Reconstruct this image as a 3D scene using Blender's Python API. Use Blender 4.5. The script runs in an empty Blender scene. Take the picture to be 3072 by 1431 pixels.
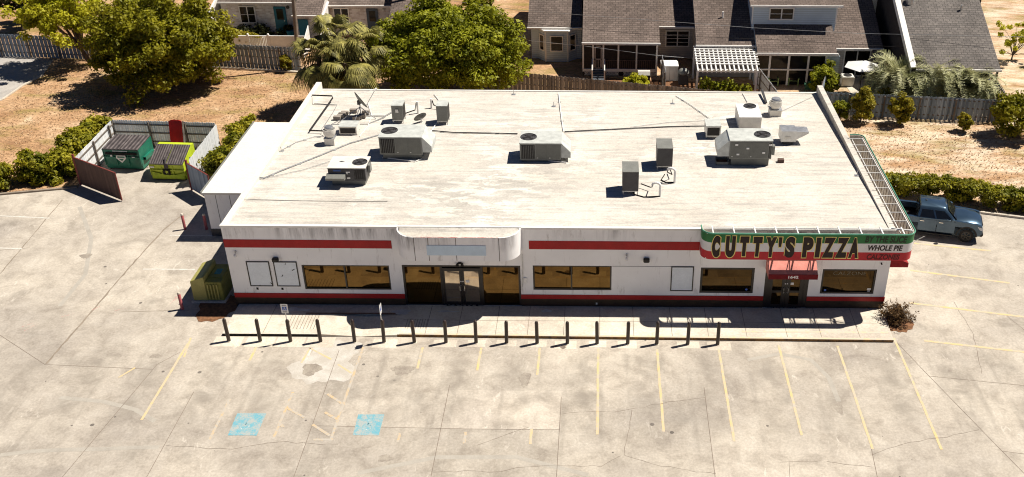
import bpy, bmesh, math, random
import numpy as np
from mathutils import Vector, Matrix, Euler
R_ = math.radians
scene = bpy.context.scene
COL = scene.collection
rng = np.random.default_rng(7)
random.seed(7)

# ------------------------------------------------------------------ camera
CAM = np.array([17.712, -40.573, 27.574]); F, PX, PY = 2993.1, 1790.5, 715.5
PITCH, ROLL, YAW = .527, .006, -.002
cd = bpy.data.cameras.new('camera'); cam = bpy.data.objects.new('camera', cd); COL.objects.link(cam)
cd.sensor_width = 36; cd.lens = F / 3072 * 36; cd.shift_x = -(PX - 1536) / 3072; cd.clip_start = .5; cd.clip_end = 3000
cam.location = CAM
cam.rotation_euler = (Matrix.Rotation(-YAW, 3, 'Z') @ Matrix.Rotation(math.pi / 2 - PITCH, 3, 'X') @ Matrix.Rotation(ROLL, 3, 'Z')).to_euler()
scene.camera = cam
# ------------------------------------------------------------------ sky and sun
SUN = Vector((.60, .205, 1)).normalized()
w = bpy.data.worlds.new('World'); scene.world = w; w.use_nodes = True
nt = w.node_tree; bg = nt.nodes['Background']
sky = nt.nodes.new('ShaderNodeTexSky'); sky.sky_type = 'NISHITA'; sky.sun_disc = False
sky.sun_elevation = math.asin(SUN.z); sky.sun_rotation = math.atan2(SUN.x, SUN.y)
sky.air_density = .36; sky.dust_density = 0.; sky.ozone_density = 7.
nt.links.new(sky.outputs[0], bg.inputs[0]); bg.inputs[1].default_value = .05
sl = bpy.data.lights.new('sun', 'SUN'); sl.energy = 5.0; sl.angle = R_(.5); sl.color = (1, .945, .85)
so = bpy.data.objects.new('sun', sl); COL.objects.link(so); so.location = (30, 20, 60)
so.rotation_euler = (-SUN).to_track_quat('-Z', 'Y').to_euler()
scene.view_settings.view_transform = 'Standard'; scene.view_settings.look = 'None'
scene.view_settings.exposure = .48; scene.view_settings.gamma = 1
scene.cycles.diffuse_bounces = 2; scene.cycles.filter_width = 1.1

# ------------------------------------------------------------------ measuring the place (ray of the surveyed camera onto a plane)
K = 3072 / 2576
def _ray(u, v):
    a, b = u * K - PX, v * K - PY
    x = math.cos(ROLL) * a + math.sin(ROLL) * b; y = -math.sin(ROLL) * a + math.cos(ROLL) * b
    X, U = x / F, -y / F
    d = (X, math.cos(PITCH) + U * math.sin(PITCH), -math.sin(PITCH) + U * math.cos(PITCH))
    c, s = math.cos(YAW), math.sin(YAW)
    return np.array([c * d[0] + s * d[1], -s * d[0] + c * d[1], d[2]])
def g(u, v, z=0.0):
    d = _ray(u, v); return CAM + d * (z - CAM[2]) / d[2]
def wy(u, v, y=0.0):
    d = _ray(u, v); return CAM + d * (y - CAM[1]) / d[1]
def slope(u, v, y0, z0, s):            # plane z = z0 + s*(y-y0)
    d = _ray(u, v); t = (z0 + s * (CAM[1] - y0) - CAM[2]) / (d[2] - s * d[1]); return CAM + d * t
def rz(y): return 4.5 - .5 * y / 18.25
def rf(u, v): return slope(u, v, 0, 4.5, -.5 / 18.25)

# ------------------------------------------------------------------ objects
ORIG = {}
def tag(o, label=None, cat=None, group=None, kind=None):
    if label: o['label'] = label
    if cat: o['category'] = cat
    if group: o['group'] = group
    if kind: o['kind'] = kind
    return o
def thing(name, label, cat, loc=(0, 0, 0), group=None):
    o = bpy.data.objects.new(name, None); COL.objects.link(o); o.location = Vector(loc)
    o.empty_display_size = .2
    tag(o, label, cat, group); ORIG[o] = Vector(loc); return o
def copy_tree(o, parent=None):
    c = o.copy(); COL.objects.link(c); c.parent = parent
    for ch in list(o.children): copy_tree(ch, c)
    return c
class MB:
    def __init__(s): s.v = []; s.f = []; s.m = []
    def add(s, vs, fs, m=0):
        n = len(s.v); s.v += [tuple(map(float, p)) for p in vs]
        for f in fs: s.f.append([i + n for i in f]); s.m.append(m)
        return s
    def box(s, x0, x1, y0, y1, z0, z1, m=0):
        return s.add([(x0,y0,z0),(x1,y0,z0),(x1,y1,z0),(x0,y1,z0),(x0,y0,z1),(x1,y0,z1),(x1,y1,z1),(x0,y1,z1)],
                     [(0,3,2,1),(4,5,6,7),(0,1,5,4),(1,2,6,5),(2,3,7,6),(3,0,4,7)], m)
    def bar(s, p0, p1, w, h, m=0, up=(0,0,1)):
        p0, p1 = Vector(p0), Vector(p1); d = (p1 - p0).normalized(); u = Vector(up)
        if abs(d.dot(u)) > .98: u = Vector((0, 1, 0))
        a = d.cross(u).normalized() * w / 2; b = a.cross(d).normalized() * h / 2
        vs = [p + q for p in (p0, p1) for q in (-a-b, a-b, a+b, -a+b)]
        return s.add(vs, [(3,2,1,0),(4,5,6,7),(0,1,5,4),(1,2,6,5),(2,3,7,6),(3,0,4,7)], m)
    def ext(s, poly, vec, m=0):
        n = len(poly); vec = Vector(vec); P = [Vector(p) for p in poly]
        return s.add(P + [p + vec for p in P], [tuple(range(n - 1, -1, -1)), tuple(range(n, 2 * n))] +
                     [(i, (i + 1) % n, n + (i + 1) % n, n + i) for i in range(n)], m)
    def prism(s, poly, z0, z1, m=0): return s.ext([(p[0], p[1], z0) for p in poly], (0, 0, z1 - z0), m)
    def face(s, *ps, m=0): return s.add(ps, [tuple(range(len(ps)))], m)
    def cyl(s, p0, p1, r0, r1=None, n=12, m=0, cap=True):
        r1 = r0 if r1 is None else r1; p0, p1 = Vector(p0), Vector(p1); d = (p1 - p0).normalized()
        u = Vector((0, 0, 1)) if abs(d.z) < .9 else Vector((1, 0, 0)); a = d.cross(u).normalized(); b = d.cross(a)
        vs = [p + (a * math.cos(2*math.pi*i/n) + b * math.sin(2*math.pi*i/n)) * r for p, r in ((p0, r0), (p1, r1)) for i in range(n)]
        fs = [(i, (i+1) % n, n + (i+1) % n, n + i) for i in range(n)]
        if cap: fs += [tuple(range(n-1, -1, -1)), tuple(range(n, 2*n))]
        return s.add(vs, fs, m)
    def tube(s, pts, r, n=6, m=0):
        pts = [Vector(p) for p in pts]; k = len(pts); vs = []; R = r if hasattr(r, '__len__') else [r] * k
        for i, p in enumerate(pts):
            d = (pts[min(i+1, k-1)] - pts[max(i-1, 0)]).normalized()
            u = Vector((0, 0, 1)) if abs(d.z) < .9 else Vector((1, 0, 0)); a = d.cross(u).normalized(); b = d.cross(a)
            vs += [p + (a * math.cos(2*math.pi*j/n) + b * math.sin(2*math.pi*j/n)) * R[i] for j in range(n)]
        fs = [(i*n+j, i*n+(j+1) % n, (i+1)*n+(j+1) % n, (i+1)*n+j) for i in range(k-1) for j in range(n)]
        return s.add(vs, fs + [tuple(range(n-1, -1, -1)), tuple(range((k-1)*n, k*n))], m)
    def lathe(s, prof, c, n=20, m=0):
        c = Vector(c); vs = [c + Vector((r*math.cos(2*math.pi*j/n), r*math.sin(2*math.pi*j/n), z)) for r, z in prof for j in range(n)]
        k = len(prof); fs = [(i*n+j, i*n+(j+1) % n, (i+1)*n+(j+1) % n, (i+1)*n+j) for i in range(k-1) for j in range(n)]
        return s.add(vs, fs + [tuple(range(n-1, -1, -1)), tuple(range((k-1)*n, k*n))], m)
    def build(s, name, mats, parent=None, smooth=False, bevel=0, kind=None, label=None):
        me = bpy.data.meshes.new(name); off = Vector((0, 0, 0)); p = parent
        while p is not None: off += ORIG.get(p, Vector((0, 0, 0))); p = p.parent
        me.from_pydata([tuple(Vector(q) - off) for q in s.v], [], s.f)
        mats = mats if isinstance(mats, (list, tuple)) else [mats]
        for q in mats: me.materials.append(q)
        me.polygons.foreach_set('material_index', s.m)
        bm = bmesh.new(); bm.from_mesh(me); bmesh.ops.recalc_face_normals(bm, faces=bm.faces)
        if bevel:
            bmesh.ops.remove_doubles(bm, verts=bm.verts, dist=1e-5)
            es = [e for e in bm.edges if len(e.link_faces) == 2 and e.calc_face_angle(0) > .5]
            bmesh.ops.bevel(bm, geom=es, offset=bevel, segments=2, affect='EDGES', clamp_overlap=True)
        bm.to_mesh(me); bm.free()
        if smooth:
            me.polygons.foreach_set('use_smooth', [True] * len(me.polygons)); me.set_sharp_from_angle(angle=R_(38))
        o = bpy.data.objects.new(name, me); COL.objects.link(o)
        if parent is not None: o.parent = parent
        if kind: o['kind'] = kind
        if label: o['label'] = label
        return o
def leafmesh(name, V, mat, parent=None, tri=False):
    """V: (n,4,3) quads"""
    n = len(V); off = Vector((0, 0, 0)); p = parent
    while p is not None: off += ORIG.get(p, Vector((0, 0, 0))); p = p.parent
    V = V.reshape(-1, 3) - np.array(off)
    me = bpy.data.meshes.new(name); me.vertices.add(4*n); me.loops.add(4*n); me.polygons.add(n)
    me.vertices.foreach_set('co', V.astype(np.float32).ravel()); me.loops.foreach_set('vertex_index', np.arange(4*n, dtype=np.int32))
    me.polygons.foreach_set('loop_start', np.arange(0, 4*n, 4, dtype=np.int32))
    me.update(calc_edges=True); me.validate(); me.materials.append(mat)
    o = bpy.data.objects.new(name, me); COL.objects.link(o)
    if parent is not None: o.parent = parent
    return o
def unit(a): return a / (np.linalg.norm(a, axis=-1, keepdims=True) + 1e-9)
def leaf_quads(P, N, size, aspect=1.7):
    n = len(P); t = unit(np.cross(N, rng.normal(size=(n, 3)))); b = np.cross(N, t)
    s = size * rng.uniform(.6, 1.3, (n, 1)); a = t * s * aspect / 2; c = b * s / 2
    bend = N * s * .25
    return np.stack([P - a - bend, P - c*.9, P + a - bend, P + c*.9], 1)
def text_mesh(body, bold=0.0, shear=0.0):
    c = bpy.data.curves.new('txt', 'FONT'); c.body = body; c.offset = bold; c.shear = shear; c.size = 1; c.resolution_u = 6
    o = bpy.data.objects.new('txt', c); COL.objects.link(o)
    dg = bpy.context.evaluated_depsgraph_get(); me = bpy.data.meshes.new_from_object(o.evaluated_get(dg))
    V = [v.co.copy() for v in me.vertices]; Fc = [list(p.vertices) for p in me.polygons]
    bpy.data.objects.remove(o); bpy.data.meshes.remove(me); return V, Fc
def text_on(mb, body, o, ux, uz, wd, ht, bold=0., shear=0., out=(0,0,0), m=0, pad=0.):
    """lay text on the plane at o (lower left) spanned by ux, uz, fitted to wd x ht; pad swells it round"""
    V0, _ = text_mesh(body, 0., shear); V, Fc = text_mesh(body, bold, shear)
    x0 = min(v.x for v in V0); x1 = max(v.x for v in V0); y0 = min(v.y for v in V0); y1 = max(v.y for v in V0)
    o, ux, uz, out = Vector(o), Vector(ux), Vector(uz), Vector(out)
    mb.add([o + ux * ((v.x - x0) / (x1 - x0) * wd) + uz * ((v.y - y0) / (y1 - y0) * ht) + out for v in V], Fc, m)

# ------------------------------------------------------------------ materials
def newmat(name):
    m = bpy.data.materials.new(name); m.use_nodes = True; t = m.node_tree; return m, t, t.nodes['Principled BSDF']
def N(t, typ, **kw):
    n = t.nodes.new(typ)
    for k, v in kw.items():
        if k.startswith('i_'): n.inputs[int(k[2:])].default_value = v
        else: setattr(n, k, v)
    return n
def pos(t, scale=(1, 1, 1), obj=False, rot=(0, 0, 0)):
    tc = t.nodes.new('ShaderNodeTexCoord') if obj else t.nodes.new('ShaderNodeNewGeometry')
    mp = t.nodes.new('ShaderNodeMapping'); mp.inputs['Scale'].default_value = scale; mp.inputs['Rotation'].default_value = rot
    t.links.new(tc.outputs['Object' if obj else 'Position'], mp.inputs[0]); return mp.outputs[0]
def noise(t, vec, scale, detail=4, rough=.55, dist=0.):
    n = t.nodes.new('ShaderNodeTexNoise'); n.inputs['Scale'].default_value = scale; n.inputs['Detail'].default_value = detail
    n.inputs['Roughness'].default_value = rough; n.inputs['Distortion'].default_value = dist
    t.links.new(vec, n.inputs['Vector']); return n.outputs[0]
def ramp(t, fac, stops):
    r = t.nodes.new('ShaderNodeValToRGB'); e = r.color_ramp.elements
    while len(e) < len(stops): e.new(.5)
    for q, (p, c) in zip(e, stops):
        q.position = p; q.color = (c, c, c, 1) if not hasattr(c, '__len__') else (*c, 1)
    t.links.new(fac, r.inputs[0]); return r.outputs[0]
def mix(t, fac, a, b, typ='MIX'):
    n = t.nodes.new('ShaderNodeMix'); n.data_type = 'RGBA'; n.blend_type = typ
    for s, val in ((n.inputs[0], fac), (n.inputs[6], a), (n.inputs[7], b)):
        if isinstance(val, bpy.types.NodeSocket): t.links.new(val, s)
        elif hasattr(val, '__len__'): s.default_value = (*val, 1)
        else: s.default_value = val
    return n.outputs[2]
def math_(t, op, a, b=0.):
    n = t.nodes.new('ShaderNodeMath'); n.operation = op
    for s, val in zip(n.inputs, (a, b)):
        if isinstance(val, bpy.types.NodeSocket): t.links.new(val, s)
        else: s.default_value = val
    return n.outputs[0]
def bump(t, b, h, strength=.3, dist=.02):
    n = t.nodes.new('ShaderNodeBump'); n.inputs['Strength'].default_value = strength; n.inputs['Distance'].default_value = dist
    t.links.new(h, n.inputs['Height']); t.links.new(n.outputs[0], b.inputs['Normal'])
def plain(name, c, rough=.6, metal=0., var=.25, scale=2.5, spec=.3, coat=0., fine=.12, obj=False):
    """base colour worn by two sizes of noise"""
    m, t, b = newmat(name); v = pos(t, obj=obj)
    lo = tuple(x * (1 - var) for x in c); hi = tuple(min(1, x * (1 + var * .6)) for x in c)
    a = mix(t, ramp(t, noise(t, v, scale, 6), [(.3, 0.), (.7, 1.)]), lo, hi)
    a = mix(t, fine * 2, a, ramp(t, noise(t, v, scale * 14, 3), [(.3, .25), (.7, .75)]), 'OVERLAY')
    t.links.new(a, b.inputs['Base Color'])
    t.links.new(ramp(t, noise(t, v, scale * 3, 4), [(.3, max(.02, rough - .12)), (.7, min(1, rough + .12))]), b.inputs['Roughness'])
    b.inputs['Metallic'].default_value = metal; b.inputs['Specular IOR Level'].default_value = spec
    b.inputs['Coat Weight'].default_value = coat; b.inputs['Coat Roughness'].default_value = .04
    return m
def glass(name, c, rough=.03, metal=.9):
    m, t, b = newmat(name); v = pos(t)
    t.links.new(mix(t, ramp(t, noise(t, v, 1.3, 4), [(.3, 0.), (.7, 1.)]), c, tuple(x * .75 for x in c)), b.inputs['Base Color'])
    b.inputs['Metallic'].default_value = metal; b.inputs['Roughness'].default_value = rough
    bump(t, b, noise(t, v, .7, 2), .05, .05); return m
def siding(name, c, step=6.):
    m, t, b = newmat(name); v = pos(t); s = t.nodes.new('ShaderNodeSeparateXYZ'); t.links.new(v, s.inputs[0])
    fr = math_(t, 'FRACT', math_(t, 'MULTIPLY', s.outputs[2], step))
    a = mix(t, ramp(t, noise(t, v, 1.5, 5), [(.3, 0.), (.7, 1.)]), tuple(x*.88 for x in c), c)
    a = mix(t, ramp(t, fr, [(.0, 1.), (.1, 1.), (.18, 0.)]), a, tuple(x * .55 for x in c))
    t.links.new(a, b.inputs['Base Color']); b.inputs['Roughness'].default_value = .6; bump(t, b, fr, .4, .02); return m
def boards(name, c, c2, pitch=.14, axis=0):
    """timber with every board its own tone and grain"""
    m, t, b = newmat(name); v = pos(t, obj=False)
    wn = t.nodes.new('ShaderNodeTexWhiteNoise'); wn.noise_dimensions = '1D'
    s = t.nodes.new('ShaderNodeSeparateXYZ'); t.links.new(v, s.inputs[0])
    t.links.new(math_(t, 'FLOOR', math_(t, 'DIVIDE', s.outputs[axis], pitch)), wn.inputs['W'])
    a = mix(t, wn.outputs[0], c, c2)
    gr = noise(t, pos(t, (9, 9, .9)), 3, 5)
    a = mix(t, .7, a, ramp(t, gr, [(.25, .3), (.75, .72)]), 'OVERLAY')
    t.links.new(a, b.inputs['Base Color']); b.inputs['Roughness'].default_value = .85; bump(t, b, gr, .4, .01); return m
def shingle(name, c, c2):
    m, t, b = newmat(name); v = pos(t)
    br = t.nodes.new('ShaderNodeTexBrick'); t.links.new(pos(t, (1, 1.12, 1)), br.inputs[0])
    br.inputs['Color1'].default_value = (*c, 1); br.inputs['Color2'].default_value = (*c2, 1); br.inputs['Mortar'].default_value = (*[x*.62 for x in c], 1)
    br.inputs['Scale'].default_value = 1.; br.inputs['Brick Width'].default_value = .42; br.inputs['Row Height'].default_value = .23; br.inputs['Mortar Size'].default_value = .022
    a = mix(t, .8, br.outputs[0], ramp(t, noise(t, pos(t, (1, .35, 1)), .6, 7, .65), [(.3, .34), (.7, .66)]), 'OVERLAY')
    a = mix(t, .5, a, ramp(t, noise(t, v, 18, 2), [(.3, .2), (.7, .8)]), 'OVERLAY')
    t.links.new(a, b.inputs['Base Color']); b.inputs['Roughness'].default_value = .95; b.inputs['Specular IOR Level'].default_value = .1
    return m
def leaf(name, c, c2, trans=.3):
    m, t, b = newmat(name); v = pos(t)
    a = mix(t, ramp(t, noise(t, v, .8, 5, .6), [(.35, 0.), (.65, 1.)]), c, c2)
    a = mix(t, .9, a, ramp(t, noise(t, v, 9, 2), [(.3, .22), (.7, .78)]), 'OVERLAY')
    a = mix(t, ramp(t, noise(t, v, 2.3, 5, .7), [(.62, 0.), (.72, .7)]), a, tuple((x + y) * .5 * k for x, y, k in zip(c, c2, (1.25, .8, 1.2))))
    t.links.new(a, b.inputs['Base Color']); b.inputs['Roughness'].default_value = .55; b.inputs['Specular IOR Level'].default_value = .25
    tr = t.nodes.new('ShaderNodeBsdfTranslucent'); t.links.new(a, tr.inputs[0]); ms = t.nodes.new('ShaderNodeMixShader'); ms.inputs[0].default_value = trans
    t.links.new(b.outputs[0], ms.inputs[1]); t.links.new(tr.outputs[0], ms.inputs[2]); t.links.new(ms.outputs[0], t.nodes['Material Output'].inputs[0])
    return m
def worn_paint(name, c, under, thr=.5, soft=.08, sc=3.):
    m, t, b = newmat(name); v = pos(t)
    n1 = noise(t, v, sc, 8, .72); n2 = noise(t, v, 18, 4, .7)
    k = math_(t, 'ADD', math_(t, 'MULTIPLY', n1, .65), math_(t, 'MULTIPLY', n2, .35))
    a = mix(t, ramp(t, k, [(thr - soft, 0.), (thr + soft, 1.)]), under, c)
    t.links.new(a, b.inputs['Base Color']); b.inputs['Roughness'].default_value = .8; return m
def concrete(name, lo, mid, hi, spots=True):
    m, t, b = newmat(name); v = pos(t)
    big = noise(t, v, .16, 5, .6, .3); med = noise(t, v, .9, 7, .68, .4); fin = noise(t, v, 9, 4, .7)
    a = ramp(t, med, [(.28, lo), (.5, mid), (.74, hi)])
    a = mix(t, .8, a, ramp(t, big, [(.3, (.36, .35, .355)), (.7, (.64, .63, .61))]), 'OVERLAY')
    a = mix(t, .5, a, ramp(t, fin, [(.25, .3), (.75, .7)]), 'OVERLAY')
    # pale scuffs and scratches drawn out along the bays
    sc = noise(t, pos(t, (1.6, .7, 1), rot=(0, 0, .25)), 2.0, 9, .72, .9); zone = ramp(t, noise(t, v, .2, 4), [(.48, 0.), (.62, 1.)])
    a = mix(t, math_(t, 'MULTIPLY', ramp(t, sc, [(.575, 0.), (.64, .6)]), zone), a, tuple(min(1, x * 1.32) for x in hi))
    # dark oil and tyre stains
    st = noise(t, v, .55, 6, .6, .2)
    a = mix(t, ramp(t, st, [(.57, 0.), (.72, .55)]), a, tuple(x * .72 for x in lo))
    if spots:
        vo = t.nodes.new('ShaderNodeTexVoronoi'); vo.inputs['Scale'].default_value = 1.25; t.links.new(v, vo.inputs[0])
        wn = t.nodes.new('ShaderNodeSeparateColor'); t.links.new(vo.outputs['Color'], wn.inputs[0])
        rad = math_(t, 'MULTIPLY', math_(t, 'POWER', wn.outputs[0], 6.), .12)
        a = mix(t, math_(t, 'MULTIPLY', math_(t, 'LESS_THAN', vo.outputs['Distance'], rad), .75), a, (.07, .06, .055))
    if spots:
        s = t.nodes.new('ShaderNodeSeparateXYZ'); t.links.new(v, s.inputs[0])
        bx_ = math_(t, 'PINGPONG', math_(t, 'SUBTRACT', s.outputs[0], 1.95), 1.374)       # 0 on the painted lines, 1.374 in mid bay
        yy_ = math_(t, 'DIVIDE', math_(t, 'ADD', s.outputs[1], 11.), 10.)
        wear = math_(t, 'MULTIPLY', ramp(t, math_(t, 'DIVIDE', bx_, 1.374), [(.35, 0.), (.9, 1.)]), ramp(t, yy_, [(.12, 0.), (.35, 1.), (.62, 1.), (.8, 0.)]))
        wear = math_(t, 'MULTIPLY', wear, ramp(t, noise(t, v, .85, 6, .65, .5), [(.38, 0.), (.62, .75)]))
        a = mix(t, wear, a, tuple(x * .86 for x in lo))
        tk = math_(t, 'SUBTRACT', 1., math_(t, 'ABSOLUTE', math_(t, 'SUBTRACT', math_(t, 'DIVIDE', bx_, 1.374), .42)))
        tk = math_(t, 'MULTIPLY', ramp(t, tk, [(.86, 0.), (.96, .4)]), ramp(t, noise(t, pos(t, (1.2, .25, 1)), .9, 6, .7), [(.45, 0.), (.6, 1.)]))
        a = mix(t, math_(t, 'MULTIPLY', tk, ramp(t, yy_, [(.0, 0.), (.2, 1.), (.7, 1.), (.8, 0.)])), a, tuple(x * .8 for x in lo))
    t.links.new(a, b.inputs['Base Color']); b.inputs['Roughness'].default_value = .88; b.inputs['Specular IOR Level'].default_value = .2
    bump(t, b, fin, .25, .01); return m

# ================================================================== materials in use
M = {}
M['lot'] = concrete('lot_concrete', (.305, .266, .222), (.432, .386, .326), (.515, .468, .402))
M['walk'] = concrete('walk_concrete', (.47, .425, .35), (.57, .515, .43), (.64, .585, .5), False)
M['pad'] = concrete('pad_concrete', (.47, .42, .345), (.56, .505, .42), (.64, .58, .49), False)
M['asphalt'] = concrete('drive_asphalt', (.30, .28, .255), (.39, .365, .335), (.46, .435, .40), False)
M['joint'] = plain('joint_tar', (.22, .175, .14), .9)
M['joint_pale'] = plain('joint_pale', (.27, .22, .17), .9)
M['patch'] = worn_paint('salt_bloom', (.60, .565, .51), (.45, .405, .345), .54, .1, 1.2)
M['yellow'] = worn_paint('yellow_paint', (.68, .48, .2), (.47, .425, .36), .5, .1, 1.6)
M['orange'] = worn_paint('orange_paint', (.62, .40, .15), (.45, .405, .345), .56, .08, 2.)
M['white_paint'] = worn_paint('white_paint', (.66, .63, .57), (.47, .425, .36), .48, .1)
M['blue_paint'] = worn_paint('blue_paint', (.13, .36, .43), (.38, .39, .36), .5, .06, 2.6)
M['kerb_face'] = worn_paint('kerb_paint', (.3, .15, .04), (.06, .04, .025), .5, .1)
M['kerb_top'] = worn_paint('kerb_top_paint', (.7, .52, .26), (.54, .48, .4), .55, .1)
M['pink'] = worn_paint('pink_spray', (.6, .25, .24), (.48, .42, .35), .5, .05)

def soil(name):
    m, t, b = newmat(name); v = pos(t)
    a = ramp(t, noise(t, v, .3, 7, .65, .5), [(.3, (.27, .145, .075)), (.45, (.40, .24, .13)), (.58, (.48, .31, .18)), (.7, (.58, .44, .29))])
    st = ramp(t, noise(t, pos(t, (1, 3.2, 1), rot=(0, 0, .15)), 2.2, 8, .75, .5), [(.38, .18), (.62, .82)])
    a = mix(t, .5, a, st, 'OVERLAY')
    s = t.nodes.new('ShaderNodeSeparateXYZ'); t.links.new(v, s.inputs[0])
    right = ramp(t, math_(t, 'DIVIDE', math_(t, 'SUBTRACT', s.outputs[0], 24.), 20.), [(.3, 0.), (.6, 1.)])
    sand = ramp(t, noise(t, pos(t, (.5, 1.5, 1)), .55, 7, .7, .4), [(.4, 0.), (.6, 1.)])
    a = mix(t, math_(t, 'MULTIPLY', math_(t, 'MULTIPLY', sand, right), .75), a, (.7, .6, .46))
    gr = ramp(t, noise(t, pos(t, (.6, 1.6, 1)), .4, 5, .6), [(.5, 0.), (.66, .6)])
    a = mix(t, gr, a, (.24, .2, .055))
    a = mix(t, .8, a, ramp(t, noise(t, v, 7, 5, .8), [(.28, .25), (.72, .75)]), 'OVERLAY')
    t.links.new(a, b.inputs['Base Color']); b.inputs['Roughness'].default_value = 1; b.inputs['Specular IOR Level'].default_value = .05
    bump(t, b, noise(t, v, 5, 6, .75), .35, .06); return m
M['soil'] = soil('dry_lawn_soil')
M['mulch'] = plain('pine_mulch', (.2, .095, .045), .95, var=.5, scale=6, fine=.4)

def roofmat(name):
    m, t, b = newmat(name); v = pos(t)
    peel = noise(t, pos(t, (.75, 1.9, 1)), .75, 9, .68, .35)
    a = mix(t, ramp(t, peel, [(.49, 0.), (.515, 1.)]), (.50, .468, .42), (.69, .65, .585))
    zone = ramp(t, noise(t, pos(t, (.5, .8, 1)), .22, 4, .6), [(.36, 0.), (.54, 1.)])
    a = mix(t, zone, a, (.60, .56, .50))
    s = t.nodes.new('ShaderNodeSeparateXYZ'); t.links.new(v, s.inputs[0])
    stk = noise(t, pos(t, (.22, 3.2, 1)), 1.5, 8, .72, .2)
    a = mix(t, ramp(t, stk, [(.49, 0.), (.64, .72)]), a, (.40, .37, .335))
    seam = math_(t, 'FRACT', math_(t, 'ADD', math_(t, 'DIVIDE', s.outputs[1], 1.02), math_(t, 'MULTIPLY', noise(t, v, .3, 3), .25)))
    gap = ramp(t, noise(t, pos(t, (.5, 1, 1)), .9, 4), [(.42, 0.), (.6, .5)])
    a = mix(t, math_(t, 'MULTIPLY', ramp(t, seam, [(0., 1.), (.02, .8), (.045, 0.)]), gap), a, (.42, .36, .3))
    rust = ramp(t, noise(t, v, .33, 5, .6), [(.68, 0.), (.78, .5)])
    a = mix(t, rust, a, (.52, .43, .33))
    dirt = ramp(t, noise(t, pos(t, (1, 1.6, 1)), 2.1, 8, .75), [(.52, 0.), (.68, .5)])
    a = mix(t, dirt, a, (.36, .32, .28))
    a = mix(t, .6, a, ramp(t, noise(t, v, .28, 6, .62, .6), [(.3, (.37, .365, .355)), (.7, (.58, .58, .575))]), 'OVERLAY')
    a = mix(t, .3, a, ramp(t, noise(t, v, 11, 3), [(.3, .3), (.7, .7)]), 'OVERLAY')
    t.links.new(a, b.inputs['Base Color']); b.inputs['Roughness'].default_value = .8; b.inputs['Specular IOR Level'].default_value = .2
    bump(t, b, noise(t, v, 1.4, 6), .25, .04); return m
M['roof'] = roofmat('white_roof_coating')
M['roof_clean'] = plain('fresh_white_roof', (.72, .675, .60), .7, var=.06, scale=.8)

def stucco(name):
    m, t, b = newmat(name); v = pos(t); s = t.nodes.new('ShaderNodeSeparateXYZ'); t.links.new(v, s.inputs[0])
    base = mix(t, ramp(t, noise(t, v, .7, 5), [(.3, 0.), (.7, 1.)]), (.82, .80, .785), (.9, .885, .87))
    st = noise(t, pos(t, (3.2, 1, .3)), 1.0, 7, .7); zn = noise(t, pos(t, (.35, 1, .1)), .9, 3)
    top = ramp(t, math_(t, 'DIVIDE', s.outputs[2], 5.), [(.74, 0.), (.79, .5), (.9, 1.)])
    k = math_(t, 'MULTIPLY', math_(t, 'MULTIPLY', ramp(t, st, [(.42, 0.), (.62, 1.)]), ramp(t, zn, [(.4, 0.), (.58, 1.)])), top)
    a = mix(t, k, base, (.25, .235, .23))
    k2 = math_(t, 'MULTIPLY', ramp(t, noise(t, pos(t, (2.5, 1, .5)), 1.3, 7, .7), [(.57, 0.), (.68, .6)]), 1.)
    a = mix(t, k2, a, (.47, .43, .4))
    a = mix(t, ramp(t, noise(t, v, 14, 3), [(.68, 0.), (.76, .45)]), a, (.3, .26, .23))
    t.links.new(a, b.inputs['Base Color']); b.inputs['Roughness'].default_value = .75; bump(t, b, noise(t, v, 25, 2), .15, .01); return m
M['stucco'] = stucco('painted_stucco')
M['trim_white'] = plain('white_trim', (.8, .77, .72), .5, var=.1)
M['red'] = plain('red_stripe_paint', (.36, .008, .01), .5, var=.18, scale=1.5)
M['base_brown'] = plain('brown_base_paint', (.045, .026, .015), .6, var=.3)
M['frame'] = plain('bronze_frame', (.012, .007, .006), .4, var=.3, spec=.5)
M['glass'] = glass('bronze_glass', (.125, .072, .022))
M['glass_film'] = glass('filmed_glass', (.5, .41, .31), .06)
M['glass_dark'] = glass('dark_bronze_glass', (.06, .037, .014))
M['poster'] = plain('blank_poster', (.72, .76, .8), .25, var=.06)
M['steel'] = plain('brushed_steel', (.6, .58, .55), .3, metal=1.)
M['galv'] = plain('galvanised', (.5, .5, .5), .4, metal=.7, var=.2)
M['black'] = plain('black_plastic', (.02, .017, .016), .5)
M['dark'] = plain('dark_void', (.012, .010, .009), .8)
M['white'] = plain('white_plastic', (.82, .8, .76), .45, var=.08)
M['bollard'] = plain('brown_bollard_paint', (.034, .019, .013), .42, var=.35, spec=.5)
M['bollard_red'] = plain('faded_red_paint', (.45, .12, .12), .7, var=.3)
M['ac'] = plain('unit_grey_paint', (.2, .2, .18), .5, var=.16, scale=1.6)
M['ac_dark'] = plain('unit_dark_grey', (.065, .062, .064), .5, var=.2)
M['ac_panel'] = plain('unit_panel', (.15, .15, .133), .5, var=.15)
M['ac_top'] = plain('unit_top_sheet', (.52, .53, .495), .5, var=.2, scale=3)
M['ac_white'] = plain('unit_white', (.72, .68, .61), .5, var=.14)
M['coil'] = plain('coil_fins', (.02, .017, .016), .6)
M['lid_rib'] = plain('lid_rib_plastic', (.16, .135, .13), .5, var=.4)
M['lid'] = plain('lid_plastic', (.06, .05, .05), .55, var=.4)

# ================================================================== the ground
mb = MB(); mb.face((-700, -150, -.02), (800, -150, -.02), (800, 1500, -.02), (-700, 1500, -.02))
tag(mb.build('ground', M['soil']), kind='structure')

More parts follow.
